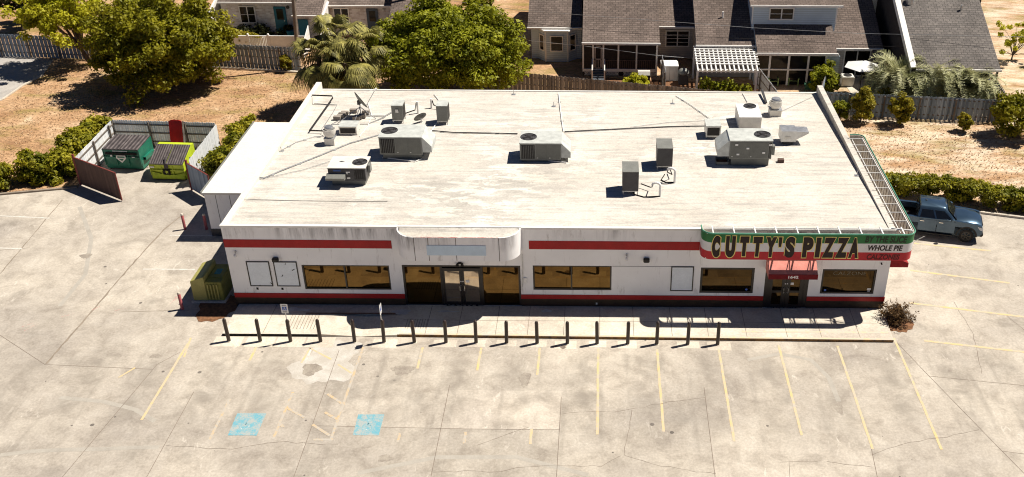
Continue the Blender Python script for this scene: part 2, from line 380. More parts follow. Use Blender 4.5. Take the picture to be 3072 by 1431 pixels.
lot = MB()
LOT = [(-70, -30), (100, -30), (100, -7.6), (42.02, 9.41), (38.33, 10.40), (34.84, 11.23), (32.4, 11.8), (30, 12.2), (20, 12.2), (0, 12.2), (-4.9, 12.2),
       (-6.6, 12.25), (-6.9, 18.1), (-13.7, 18.5), (-13.5, 12.4), (-17.6, 11.45), (-70, 8.5)]
lot.face(*[(x, y, 0) for x, y in LOT])
LOTo = tag(lot.build('parking_lot', M['lot']), kind='structure')
def strip(mb, pts, w, z=.004, m=0, jit=0.):
    """a ribbon on the ground along D-pixel points"""
    P = []
    for p, q in zip(pts[:-1], pts[1:]):
        a, b = g(*p), g(*q); n = max(1, int(np.linalg.norm(b - a) / .35)) if jit else 1
        P += [a + (b - a) * i / n for i in range(n)]
    P.append(g(*pts[-1]))
    if jit:
        for i in range(1, len(P) - 1): P[i] = P[i] + np.append(rng.normal(size=2) * jit, 0)
    L, Rr = [], []
    for i, p in enumerate(P):
        d = P[min(i+1, len(P)-1)] - P[max(i-1, 0)]; d = d / np.linalg.norm(d); nrm = np.array([-d[1], d[0], 0]) * w / 2 * (rng.uniform(.5, 1.3) if jit else 1)
        L.append((p + nrm)[:2]); Rr.append((p - nrm)[:2])
    for i in range(len(P) - 1): mb.face(*[(q[0], q[1], z) for q in (L[i], L[i+1], Rr[i+1], Rr[i])], m=m)
for name, c, x0, x1, y0, y1 in (('slab_pale', 1.12, 11.6, 16.15, -8.92, -6.4), ('slab_dark', .9, 11.62, 16.16, -14, -8.93), ('slab_mid', .95, 5.95, 11.6, -14, -8.85), ('slab_mid', .95, 16.17, 22.34, -14, -7.0), ('slab_pale', 1.05, 22.36, 28.78, -14, -9.95)):
    b = MB(); b.face((x0, y0, .0012), (x1, y0, .0012), (x1, y1, .0012), (x0, y1, .0012)); b.build('slab', concrete(name, *[tuple(q * c for q in k_) for k_ in ((.305, .266, .222), (.432, .386, .326), (.515, .468, .402))]), LOTo)
j = MB()
for pts in ([(0,843),(113,917)], [(113,917),(383,929)], [(395,917),(157,1200)], [(488,985),(369,1200)], [(853,881),(739,1200)], [(1131,969),(1084,1200)],
            [(788,1071),(1172,1079),(1408,1081)], [(1412,998),(1400,1200)], [(1771,974),(1799,1200)], [(2254,859),(2337,946),(2521,1135),(2590,1205)],
            [(2337,946),(2576,970)], [(2521,1135),(2576,1142)], [(2192,1129),(2207,1200)], [(453,886),(395,917)]):
    strip(j, pts, .024, .004)
j.build('expansion_joint', M['joint'], LOTo)
j = MB()
for pts in ([(462,538),(412,578),(302,700),(232,782),(116,915)],): strip(j, pts, .09, .0045, jit=.015)
strip(j, [(157,503),(0,689)], .05, .0045, jit=.01); strip(j, [(300,785),(540,778)], .03, .0045); strip(j, [(1990,560+60),(2100,640)], .02, .0045)
j.build('gutter_seam', M['joint_pale'], LOTo)
j = MB()
for pts in ([(418,1121),(523,1127),(584,1131),(671,1113),(720,1113),(850,1118)], [(1412,1042),(1506,1034),(1542,1037),(1662,1015),(1774,1000)],
            [(1590,1031),(1580,1090),(1572,1146)], [(1090,1188),(1200,1185),(1259,1188),(1301,1176),(1400,1171),(1512,1174),(1563,1146)], [(1572,1146),(1662,1173),(1801,1192)],
            [(2194,1144),(2290,1112),(2359,1102),(2463,1081)], [(1962,1163),(2066,1159)], [(1985,1163),(1987,1200)], [(2080,1161),(2194,1175)],
            [(1200,1120),(1255,1100),(1330,1075)], [(2400,760),(2450,840),(2470,940)], [(2530,790),(2576,830)], [(0,630),(75,623)]):
    strip(j, pts, .017, .005, jit=.03)
j.build('crack', M['joint'], LOTo)

def line(x, y0, y1, mat='yellow', w=.11, z=.005):
    b = MB(); n = max(2, int(abs(y1 - y0) / .4))
    ys = np.linspace(y0, y1, n + 1)
    wob = rng.normal(size=n + 1) * .006
    for i in range(n): b.face((x - w/2 + wob[i], ys[i], z), (x + w/2 + wob[i], ys[i], z), (x + w/2 + wob[i+1], ys[i+1], z), (x - w/2 + wob[i+1], ys[i+1], z))
    b.build('parking_line', M[mat], LOTo)
line(-1.29, -3.1, -8.5); line(1.95, -3.35, -4.4); line(1.94, -7.08, -9.75, 'orange'); line(4.51, -6.6, -9.65, 'orange'); line(4.5, -3.4, -4.3, 'white_paint')
line(6.87, -3.25, -9.7, 'orange'); line(9.62, -3.3, -4.9); line(12.33, -3.3, -5.0); line(15.03, -3.3, -5.3); line(17.73, -3.3, -9.2)
line(20.45, -3.3, -9.0); line(23.3, -3.3, -9.55); line(26.12, -2.9, -9.15); line(28.85, -2.95, -9.95); line(31.64, -2.3, -9.95)
line(9.6, -9.2, -9.75, 'orange'); line(12.3, -9.1, -9.8, 'orange'); line(15.0, -8.9, -9.8)
def pline(a, b_, mat, w=.11):
    b = MB(); strip(b, [a, b_], w, .0055); b.build('parking_line', M[mat], LOTo)
for a, b_ in (((0,543),(125,549)), ((0,624),(55,626)), ((427,592),(548,593)), ((360,677),(490,678))): pline(a, b_, 'white_paint')
for a, b_ in (((2300,612),(2492,631)), ((2290,680),(2540,712)), ((2288,762),(2590,799)), ((2325,857),(2590,887))): pline(a, b_, 'yellow', .14)
for a, b_ in (((718,1024),(765,1050)), ((824,991),(866,1019)), ((817,1037),(853,1058)), ((786,1068),(830,1096)), ((788,1106),(838,1106)), ((700,1060),(712,1075))): pline(a, b_, 'orange', .12)
for a, b_ in (((780,876),(833,904)), ((850,917),(885,939)), ((780,876),(758,913)), ((340,925),(298,950)), ((463,898),(480,850))): pline(a, b_, 'yellow', .09)
for x0, x1, y0, y1 in ((2.6, 3.78, -9.42, -8.03), (7.7, 8.76, -9.35, -8.04)):
    b = MB(); b.face((x0, y0, .006), (x1, y0, .006), (x1 - .01, y1, .006), (x0 - .05, y1, .006)); b.build('accessible_bay_square', M['blue_paint'], LOTo)
ghost = worn_paint('ghost_symbol', (.62, .62, .58), (.2, .36, .4), .55, .06, 2.6)
for cx_, cy_ in ((3.15, -8.75), (8.22, -8.72)):
    b = MB(); k = .36
    for x0, y0, x1, y1, w_ in ((-.1, .55, -.14, .0, .2), (-.14, .0, .3, -.05, .18), (.3, -.05, .5, -.6, .18), (-.12, .25, .25, .22, .14)):
        d = Vector((x1 - x0, y1 - y0)); nn = Vector((-d.y, d.x)).normalized() * w_ * k / 2; a = Vector((cx_ + x0 * k, cy_ + y0 * k)); e = Vector((cx_ + x1 * k, cy_ + y1 * k)); b.face((a.x + nn.x, a.y + nn.y, .0065), (e.x + nn.x, e.y + nn.y, .0065), (e.x - nn.x, e.y - nn.y, .0065), (a.x - nn.x, a.y - nn.y, .0065))
    b.face(*[(cx_ - .1 * k + .17 * k * math.cos(t), cy_ + .8 * k + .17 * k * math.sin(t), .0065) for t in np.linspace(0, 2*math.pi, 12, endpoint=False)])
    ts = np.linspace(2.0, 5.9, 14)
    for t0, t1 in zip(ts[:-1], ts[1:]): b.face(*[(cx_ - .08 * k + rr * k * math.cos(t), cy_ - .25 * k + rr * k * math.sin(t), .0068) for rr, t in ((.62, t0), (.62, t1), (.46, t1), (.46, t0))])
    b.build('wheelchair_symbol', ghost, LOTo)
b = MB(); tyre = worn_paint('tyre_track', (.33, .295, .25), (.45, .41, .35), .5, .14, 1.4)
for pts in ([(0,1145),(80,1135),(170,1131),(245,1130),(330,1126),(400,1125)], [(150,1000),(260,1010),(340,1030),(390,1060)], [(1880,905),(1960,890),(2040,905),(2085,950),(2110,1010)], [(200,520),(230,600),(215,690),(150,770)], [(900,1190),(1100,1150),(1300,1150),(1480,1195)]):
    strip(b, pts, .22, .0025)
b.build('tyre_track', tyre, LOTo)
b = MB()
def blob(mb, c, rx, ry, n=40, z=.0035, rough=.3, m=0):
    a = np.linspace(0, 2*np.pi, n, endpoint=False); r = 1 + rough * (.5*np.sin(3*a + rng.uniform(0, 6)) + .3*np.sin(5*a + rng.uniform(0, 6)) + .25*np.sin(11*a + rng.uniform(0,6)))
    mb.face(*[(c[0] + rx*q*math.cos(t), c[1] + ry*q*math.sin(t), z) for q, t in zip(r, a)], m=m)
blob(b, (5.4, -4.6), 1.35, 1.5); blob(b, (5.9, -3.5), .9, .7, z=.0038)
b.build('salt_bloom', M['patch'], LOTo)
b = MB()
for x, y, rx, ry in ((4.9, -5.0, .42, .45), (-9.5, 4.6, .3, .25), (9.3, -10.7, .3, .2), (28.0, -7.4, .18, .4), (33.6, -4.8, .2, .1), (-2.4, -4.1, .28, .14), (14.5, -5.6, .25, .5), (30.2, 2.0, .5, .3), (9.0, -5.0, .5, .35)):
    blob(b, (x, y), rx, ry, 24, .0042)
b.build('oil_stain', worn_paint('oil_stain', (.24, .2, .165), (.42, .37, .3), .47, .12, 2.5), LOTo)
b = MB()
for a, q in (((447,750),(436,757)), ((440,752),(428,765)), ((330,772),(288,782)), ((252,770),(232,780)), ((92,815),(60,833)), ((85,812),(55,822)), ((187,789),(155,797)), ((480,757),(440,748))):
    strip(b, [a, q], .03, .005, jit=.02)
b.build('utility_mark', M['pink'], LOTo)
b = MB()
for x in (.5, 2.0, 3.4, 4.8, 7.8, 9.2, 10.65, 12.05, 13.5, 14.9, 16.3, 17.7, 19.1, 20.5, 21.9, 23.25):
    if x < 6: b.face((x-.65, -3.36, .0045), (x+.66, -3.36, .0045), (x+.66, -2.56, .0045), (x-.65, -2.56, .0045))
    elif x not in (9.2, 20.5): q = rng.uniform(-.12, .12, 3); b.face((x-.5+q[0], -3.3+q[2], .0045), (x+.52+q[1], -3.3+q[2], .0045), (x+.52+q[1], -2.7, .0045), (x-.5+q[0], -2.7, .0045))
b.build('bollard_pad', M['pad'], LOTo)
b = MB(); q = g(1412, 872); blob(b, q, .3, .12, 30, .0055, .9); b.build('tar_spill', M['joint'], LOTo)

# pavement in front of the shops, with its kerb
wk = MB(); WALK = [(.1, -2.5), (4.85, -2.52), (4.85, -.05), (.1, -.05)]
wk.prism([(.12, -2.5), (4.75, -2.5), (4.75, -.01), (.12, -.01)], 0, .13)
wk.add([(4.75,-2.5,.13),(6.6,-2.5,.012),(6.6,-.75,.012),(4.75,-.75,.13),(4.75,-2.5,0),(6.6,-2.5,0),(6.6,-.75,0),(4.75,-.75,0)], [(0,1,2,3),(0,4,5,1),(1,5,6,2),(2,6,7,3),(3,7,4,0)])
wk.prism([(4.75, -.745), (8.3, -.745), (8.3, -.01), (4.75, -.01)], 0, .13)
wk.add([(6.6,-2.5,.012),(8.3,-2.5,.13),(8.3,-.75,.13),(6.6,-.75,.012),(6.6,-2.5,0),(8.3,-2.5,0),(8.3,-.75,0),(6.6,-.75,0)], [(0,1,2,3),(0,4,5,1),(1,5,6,2),(2,6,7,3),(3,7,4,0)])
wk.prism([(8.3, -2.47), (31.52, -2.64), (31.63, -.01), (8.3, -.01)], 0, .13)
WK = tag(wk.build('sidewalk', M['walk']), kind='structure')
b = MB()
for x in (2.0, 9.6, 11.1, 12.9, 14.4, 16.1, 17.8, 19.4, 21.2, 22.9, 24.7, 26.6, 28.2, 30.0): b.face((x-.012, -2.46, .1345), (x+.012, -2.46, .1345), (x+.012, -.06, .1345), (x-.012, -.06, .1345))
for y in (-1.28,): b.face((8.4, y-.011, .1345), (31.4, y-.011, .1345), (31.4, y+.011, .1345), (8.4, y+.011, .1345))
for i in range(9): x = 3.0 + i * .16; b.face((x-.014, -2.1, .1345), (x+.014, -2.1, .1345), (x+.014, -.85, .1345), (x-.014, -.85, .1345))
for i in range(9): x = 8.6 + i * .12; b.face((x-.012, -2.0, .1345), (x+.012, -2.0, .1345), (x+.012, -1.2, .1345), (x-.012, -1.2, .1345))
b.build('groove', M['joint_pale'], WK)
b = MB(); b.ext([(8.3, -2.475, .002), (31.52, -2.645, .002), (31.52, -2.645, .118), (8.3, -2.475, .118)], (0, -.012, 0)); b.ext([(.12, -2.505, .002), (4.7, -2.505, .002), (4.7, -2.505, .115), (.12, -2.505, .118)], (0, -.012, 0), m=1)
b.build('kerb_face', [M['kerb_face'], M['dark']], WK)  # second material paints the left face black for its shadow
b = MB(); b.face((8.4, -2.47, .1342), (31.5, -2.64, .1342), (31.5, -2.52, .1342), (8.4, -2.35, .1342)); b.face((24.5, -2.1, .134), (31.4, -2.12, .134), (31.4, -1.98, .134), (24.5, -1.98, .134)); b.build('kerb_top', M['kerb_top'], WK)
b = MB(); b.face((3.6, -.83, .1365), (8.0, -.84, .1365), (8.0, -.7, .1365), (3.6, -.74, .1365)); b.build('ramp_edge', plain('worn_edge', (.2, .12, .075), .8), WK)
for x, y, rx, ry in ((8.35, -.75, .4, .17), (15.1, -.55, .22, .1), (9.9, -.6, .5, .1)):
    pass
b = MB(); blob(b, (8.2, -.62), .42, .22, z=.1375); blob(b, (15.2, -.45), .25, .13, z=.1375); blob(b, (3.0, -.5), .7, .16, z=.1375, rough=.5); blob(b, (10.4, -.55), .5, .07, z=.1375, rough=.6)
b.build('wet_patch', plain('washed_concrete', (.55, .55, .53), .4, var=.2), WK)

# kerbs, beds, drive
b = MB()
for p, q in zip(LOT[3:7][:-1], LOT[4:7]): b.bar((*p, .06), (*q, .06), .16, .12)
b.bar((100, -7.6, .06), (*LOT[3], .06), .16, .12)
tag(b.build('kerb', M['walk']), kind='structure')
b = MB()
for p, q in zip(LOT[14:-1], LOT[15:]): b.bar((*p, .05), (*q, .05), .16, .1)
tag(b.build('kerb', M['joint_pale']), kind='structure')
b = MB(); b.face(*[(x, y, 0) for x, y in ((-70, 35.5), (-30.4, 35.9), (-25.3, 34.2), (-24.5, 30.8), (-25.0, 28.7), (-25.1, 26.0), (-26.5, 23.2), (-70, 19))]); tag(b.build('driveway', M['asphalt']), kind='structure')
b = MB()
for p, q in (((-24.95, 28.7), (-25.05, 26.0)), ((-25.05, 26.0), (-26.45, 23.2)), ((-24.45, 30.8), (-24.95, 28.7))): b.bar((*p, .03), (*q, .03), .14, .08)
tag(b.build('kerb', M['pad']), kind='structure')
b = MB(); blob(b, (32.15, -1.0), .62, .9, 40, .012, .25); q = g(545, 795); blob(b, (q[0] - .2, q[1] + .8), 1.0, 1.25, 40, .012, .2)
tag(b.build('planting_bed', M['mulch']), kind='structure')

# ================================================================== the shop building
W, DP, H = 31.63, 18.25, 4.5
B = thing('shop_building', 'long single storey white stucco shop building with red stripes and a flat white roof', 'building', (0, 0, 0))
# front wall with its openings
OPEN = [(3.49, 7.68, 1.0, 2.39), (8.3, 13.97, .13, 2.43), (14.57, 18.35, 1.06, 2.45), (22.62, 25.21, .95, 2.40), (25.74, 27.86, .13, 2.55), (28.46, 31.06, .96, 2.36)]
xs = sorted({0., W} | {v for o in OPEN for v in o[:2]}); zs = sorted({0., H} | {v for o in OPEN for v in o[2:]})
wl = MB()
for x0, x1 in zip(xs[:-1], xs[1:]):
    for z0, z1 in zip(zs[:-1], zs[1:]):
        if any(o[0] - 1e-6 <= x0 and x1 <= o[1] + 1e-6 and o[2] - 1e-6 <= z0 and z1 <= o[3] + 1e-6 for o in OPEN): continue
        wl.face((x0, 0, z0), (x1, 0, z0), (x1, 0, z1), (x0, 0, z1))
for x0, x1, z0, z1 in OPEN:
    d = .2
    wl.face((x0,0,z0),(x0,d,z0),(x0,d,z1),(x0,0,z1)); wl.face((x1,0,z0),(x1,0,z1),(x1,d,z1),(x1,d,z0))
    wl.face((x0,0,z1),(x0,d,z1),(x1,d,z1),(x1,0,z1)); wl.face((x0,0,z0),(x1,0,z0),(x1,d,z0),(x0,d,z0)); wl.face((x0,d,z0),(x1,d,z0),(x1,d,z1),(x0,d,z1))
wl.face((0,0,0),(0,0,H),(0,DP,H),(0,DP,0)); wl.face((W,0,0),(W,DP,0),(W,DP,H),(W,0,H)); wl.face((0,DP,0),(0,DP,4),(W,DP,4),(W,DP,0))
wl.build('wall', M['stucco'], B)
rfm = MB(); nx, ny = 40, 24; PW = .3
X = np.linspace(PW, W - PW, nx); Yv = np.linspace(0, DP, ny); vs = []
for y in Yv:
    for x in X: vs.append((x, y, rz(y) + (0 if y in (Yv[0], Yv[-1]) else rng.normal() * .006)))
rfm.add(vs, [(jj*nx+i, jj*nx+i+1, (jj+1)*nx+i+1, (jj+1)*nx+i) for jj in range(ny-1) for i in range(nx-1)])
rfm.build('roof', M['roof'], B, smooth=True)
for x0, x1 in ((-.02, PW), (W - PW, W + .02)):
    b = MB(); b.ext([(x0, .02, rz(0) - .05), (x0, DP + .02, rz(DP) - .05), (x0, DP + .02, 4.53), (x0, .02, 4.53)], (x1 - x0, 0, 0)); b.build('parapet', M['roof_clean'] if x0 < 1 else M['roof'], B)
b = MB(); b.box(PW, W - PW, DP - .02, DP + .1, 3.8, 4.05); b.build('roof_edge', M['trim_white'], B)
b = MB(); b.box(-.03, 8.27, -.04, .14, 4.44, 4.545); b.box(14.07, 22.5, -.04, .14, 4.44, 4.545); b.box(22.5, W+.03, -.035, .14, 4.44, 4.54); b.box(8.27, 14.07, .02, .14, 4.44, 4.53); b.build('fascia', M['trim_white'], B)
for x0, x1, z0, z1 in ((-.004, 7.93, 3.34, 3.78), (14.42, 22.49, 3.36, 3.82), (-.004, 8.3, .52, .77), (13.97, 25.74, .55, .79), (27.86, W + .02, .55, .79)):
    b = MB(); b.box(x0, x1, -.012 if z0 > 1 else -.03, .0 - .001, z0, z1); b.build('red_stripe', M['red'], B)
for x0, x1, z1 in ((-.004, 8.3, .52), (13.97, 25.74, .55), (27.86, W + .004, .55)):
    b = MB(); b.box(x0, x1, -.02, -.001, .0, z1); b.build('base_band', M['base_brown'], B)

def pane_window(x0, x1, z0, z1, mull=(), gl='glass', fw=.07, name='window'):
    b = MB(); y0, y1 = .02, .12; b.box(x0, x1, y0, y1, z0, z0 + fw); b.box(x0, x1, y0, y1, z1 - fw, z1); b.box(x0, x0 + fw, y0, y1, z0 + fw, z1 - fw); b.box(x1 - fw, x1, y0, y1, z0 + fw, z1 - fw)
    for q in mull: b.box(q - .035, q + .035, y0, y1, z0 + fw, z1 - fw)
    f = b.build(name, M['frame'], B)
    e = [x0 + fw] + [v for q in mull for v in (q - .035, q + .035)] + [x1 - fw]
    for a, c in zip(e[::2], e[1::2]):
        p = MB(); p.face((a, .085, z0 + fw), (c, .085, z0 + fw), (c, .085 + rng.uniform(-.004, .004), z1 - fw), (a, .085, z1 - fw)); p.build('pane', M[gl], f)
    return f
f1 = pane_window(3.49, 7.68, 1.0, 2.39, (5.52,)); f2 = pane_window(14.57, 18.35, 1.06, 2.45, (16.42,))
f3 = pane_window(22.62, 25.21, .95, 2.40, (), 'glass_dark', .11); f4 = pane_window(28.46, 31.06, .96, 2.36, (), 'glass_dark', .09)
b = MB(); text_on(b, 'CALZONE', (29.0, .076, 1.98), (1, 0, 0), (0, 0, 1), 1.6, .2, -.012); b.build('neon_lettering', plain('unlit_neon_tube', (.2, .17, .12), .4), f4)
for f, x, z in ((f3, 24.9, 1.12), (f4, 28.72, 1.12)):
    b = MB(); b.cyl((x, .078, z), (x, .07, z), .06, n=14); b.build('sticker', plain('blue_sticker', (.08, .16, .5), .4), f)
b = MB(); b.box(30.75, 30.93, .07, .078, 1.14, 1.24); b.box(30.78, 30.9, .07, .078, 1.05, 1.11); b.build('sticker', M['white'], f4)

def entrance(x0, x1, dx0, dx1, zt, dz, gl, num, side):
    b = MB(); y0, y1 = .0, .12; z0 = .135; fw = .1
    for a, c, p, q in ((x0, x1, zt - fw, zt), (x0, x0 + fw, z0, zt - fw), (x1 - fw, x1, z0, zt - fw), (dx0 - .1, dx0, z0, zt - fw), (dx1, dx1 + .1, z0, zt - fw), (dx0, dx1, dz, dz + .09)):
        if c - a > .02: b.box(a, c, y0, y1, p, q)
    f = b.build('entrance', M['frame'], B)
    if side:
        for a, c in ((x0 + fw, dx0 - .1), (dx1 + .1, x1 - fw)):
            p = MB(); p.face((a, .085, z0 + .06), (c, .085, z0 + .06), (c, .087, zt - fw), (a, .085, zt - fw)); p.build('pane', M['glass'], f)
            p = MB(); p.box(a, c, .01, .11, z0, z0 + .06); p.build('sill', M['frame'], f)
    if zt - fw > dz + .12:
        p = MB(); p.face((dx0, .085, dz + .09), (dx1, .085, dz + .09), (dx1, .085, zt - fw), (dx0, .085, zt - fw)); p.build('transom', M['glass_dark'], f)
    mid = (dx0 + dx1) / 2
    for a, c, hx in ((dx0, mid - .006, mid - .12), (mid + .006, dx1, mid + .12)):
        p = MB(); s = .11 if side else .2
        p.box(a, a + s, .03, .09, z0, dz); p.box(c - s, c, .03, .09, z0, dz); p.box(a + s, c - s, .03, .09, z0, z0 + .16); p.box(a + s, c - s, .03, .09, dz - .1, dz)
        if not side: p.box(a + s, c - s, .03, .09, .98, 1.1)
        d = p.build('door', M['frame'], B)
        p = MB(); p.face((a + s, .06, z0 + .16), (c - s, .06, z0 + .16), (c - s, .063, dz - .1), (a + s, .06, dz - .1)); p.build('pane', M[gl], d)
        p = MB(); sg = 1 if hx > mid else -1; xx = mid + sg * .06; p.tube([(xx, .03, 1.0), (xx + sg * .05, -.05, 1.0), (xx + sg*.05, -.05, 1.26), (xx, .03, 1.26)], .017); p.build('handle', M['steel'], d)
        p = MB(); p.cyl((mid + sg * .05, .03, 1.5), (mid + sg * .05, .01, 1.5), .03, n=10); p.build('lock', M['white'], d)
    if num:
        p = MB(); text_on(p, num, (mid - .22, .075, dz + .115), (1, 0, 0), (0, 0, 1), .5, .13, .02); p.build('house_number', M['white'], f)
    p = MB(); p.box(mid + .17, mid + .36, .045, .055, 1.42, 1.55); p.build('notice', M['white'], f)
    p = MB(); p.box(dx0, dx1, -.06, .05, .131, .139); p.build('threshold', M['steel'], f)
entrance(8.3, 13.97, 10.2, 12.05, 2.43, 2.17, 'glass_film', '1644', True)
entrance(25.74, 27.86, 25.94, 27.66, 2.55, 2.2, 'glass_dark', None, False)

def poster(x0, x1, z0, z1):
    b = MB(); t = .05
    b.box(x0, x1, -.03, -.001, z0, z0 + t); b.box(x0, x1, -.03, -.001, z1 - t, z1); b.box(x0, x0 + t, -.03, -.001, z0 + t, z1 - t); b.box(x1 - t, x1, -.03, -.001, z0 + t, z1 - t)
    f = b.build('poster_frame', M['frame'], B); b = MB(); b.box(x0 + t, x1 - t, -.016, -.001, z0 + t, z1 - t); b.build('panel', M['poster'], f); return f
p1 = poster(.86, 1.97, 1.17, 2.58); p2 = poster(2.16, 3.29, 1.17, 2.58); poster(21.2, 22.29, 1.06, 2.46)
b = MB(); b.ext([(2.5,-.018,1.85),(2.53,-.018,1.8),(2.5,-.018,1.74),(2.44,-.018,1.73),(2.49,-.018,1.79)], (0,-.004,0)); b.ext([(3.0,-.018,2.1),(3.13,-.018,2.17),(3.15,-.018,2.15),(3.02,-.018,2.06)], (0,-.004,0)); b.ext([(2.7,-.018,2.4),(2.77,-.018,2.52),(2.74,-.018,2.4)], (0,-.004,0)); b.build('peeled_patch', M['dark'], p2)
b = MB(); b.ext([(1.85,-.018,1.4),(1.93,-.018,1.34),(1.93,-.018,1.28),(1.87,-.018,1.33)], (0,-.004,0)); b.ext([(1.3,-.018,1.23),(1.36,-.018,1.25),(1.34,-.018,1.22)], (0,-.004,0)); b.build('peeled_patch', M['dark'], p1)
for x in (1.12, 2.33): b = MB(); b.box(x, x + .1, -.012, -.001, .96, 1.08); b.build('socket_plate', M['black'], B)
for i, (x, z) in enumerate(((2.33, 2.62), (20.0, 2.74))):
    b = MB(); b.box(x - .15, x + .14, -.2, -.001, z, z + .2); b.build('wall_pack_light', M['black'], B, bevel=.03)
for x, z in ((.47, 3.0), (19.05, 2.98)):
    b = MB(); b.cyl((x, -.001, z + .12), (x, -.06, z + .12), .05); b.tube([(x, -.05, z + .12), (x + .02, -.14, z + .08), (x, -.16, z)], .018); f = b.build('flood_light', M['galv'], B)
    b = MB(); b.lathe([(.03, .06), (.06, .02), (.075, -.05), (.07, -.1), (.03, -.13)], (x, -.17, z)); b.build('bulb', M['white'], f)
b = MB()
for q in (-.1, .1): b.cyl((11.1 + q, -.03, 2.55), (11.1 + q * 1.3, -.16, 2.48), .05, .08)
b.box(11.03, 11.17, -.06, -.001, 2.52, 2.62); b.build('security_light', M['black'], B)
b = MB(); b.cyl((31.2, -.001, 2.72), (31.2, -.09, 2.7), .035); b.build('camera_dome', M['black'], B)
b = MB(); b.tube([(14.09, -.04, 3.1), (14.1, -.04, 2.3), (14.05, -.04, 1.5), (14.06, -.04, 1.25)], .018); b.build('conduit', M['galv'], B)
b = MB(); b.box(14.13, 14.28, -.05, -.001, 1.45, 1.75); b.build('meter_box', M['white'], B)
b = MB(); b.box(17.6, 17.68, -.035, -.021, .25, .35); b.build('socket_plate', M['white'], B)
b = MB(); b.box(18.37, 21.2, -.006, -.001, 2.43, 2.45); b.build('panel_joint', M['ac_dark'], B)

# the rounded canopy over the main entrance
def curved(xa, xb, d, rx, ya=0., n=14):
    p = [(xa + rx - rx * math.cos(t), ya - d * math.sin(t)) for t in np.linspace(0, math.pi/2, n)]
    return p + [(xb - rx + rx * math.sin(t), ya - d * math.cos(t)) for t in np.linspace(0, math.pi/2, n)]
co = curved(8.27, 14.07, .98, .92); ci = curved(8.33, 14.01, .92, .88)
b = MB(); n = len(co)
z0, z1 = 3.26, 4.52
vs = [(x, y, z) for z in (z0, z1) for x, y in co] + [(x, y, z) for z in (z0, z1) for x, y in ci]
b.add(vs, [(i, i+1, n+i+1, n+i) for i in range(n-1)] + [(2*n+i, 3*n+i, 3*n+i+1, 2*n+i+1) for i in range(n-1)] + [(n+i, n+i+1, 3*n+i+1, 3*n+i) for i in range(n-1)] + [(i, 2*n+i, 2*n+i+1, i+1) for i in range(n-1)])
CN = b.build('canopy', M['stucco'], B, smooth=True)
b = MB(); k = 16; rows = []
for i in range(k + 1):
    f = i / k; rows.append([(x, y * f - .0, 4.4 + .09 * (1 - f) - .1 * math.sin(3.0 * f) * (1 + .35 * math.sin(x * 2.1 + 1) + .2*math.sin(x*5))) for x, y in curved(8.34, 14.0, .915, .87)])
n = len(rows[0]); b.add([q for r in rows for q in r], [(i*n+jj, i*n+jj+1, (i+1)*n+jj+1, (i+1)*n+jj) for i in range(k) for jj in range(n-1)])
b.build('canopy_roof', M['roof'], CN, smooth=True)
b = MB(); b.face(*[(x, y, z0 + .02) for x, y in ci]); b.build('soffit', M['trim_white'], CN)
b = MB()
for x in (9.2, 9.85, 11.13, 13.12): b.box(x - .012, x + .012, -.984, -.981, z0 + .01, z1 - .01)
b.build('panel_joint', M['base_brown'], CN)
b = MB(); b.box(9.77, 12.51, -1.0, -.982, 3.58, 4.11); b.build('blank_sign_panel', plain('pale_blue_panel', (.56, .68, .78), .35, var=.08), CN)
b = MB(); b.box(9.2, 13.1, -.99, -.93, 4.521, 4.535); b.build('rim', worn_paint('worn_red_rim', (.5, .2, .17), (.7, .66, .6), .5), CN)

# awnings
yb = -1.0
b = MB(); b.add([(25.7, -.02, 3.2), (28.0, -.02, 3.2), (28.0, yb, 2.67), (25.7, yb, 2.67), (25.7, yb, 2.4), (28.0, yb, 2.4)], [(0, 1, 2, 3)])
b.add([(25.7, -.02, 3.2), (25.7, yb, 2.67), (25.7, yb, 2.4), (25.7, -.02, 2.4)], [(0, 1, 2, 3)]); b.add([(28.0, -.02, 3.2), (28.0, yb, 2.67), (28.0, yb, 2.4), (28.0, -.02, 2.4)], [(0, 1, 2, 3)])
M['canvas'] = plain('sunlit_faded_canvas', (.62, .235, .19), .85, var=.2, scale=3)  # sun on the slope is put into this pale red, along with fading
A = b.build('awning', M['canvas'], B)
b = MB(); b.box(25.69, 28.01, yb - .012, yb - .002, 2.4, 2.672); b.build('valance', plain('shaded_red_canvas', (.16, .006, .01), .85), A)  # same canvas as the slope, its shade painted in as deep red
b = MB(); text_on(b, '1642', (26.63, yb - .016, 2.46), (1, 0, 0), (0, 0, 1), .46, .14, .03); b.build('house_number', M['white'], A)
b = MB(); ya, ye = .35, 2.6; x0, x1 = W + .002, W + 1.0
b.add([(x0, ya, 2.95), (x0, ye, 2.95), (x1, ye, 2.5), (x1, ya, 2.5), (x1, ya, 2.27), (x1, ye, 2.27), (x0, ya, 2.27), (x0, ye, 2.27)], [(0, 1, 2, 3), (3, 2, 5, 4), (0, 3, 4, 6), (1, 2, 5, 7)])
b.build('awning', plain('side_red_canvas', (.3, .02, .02), .85), B)

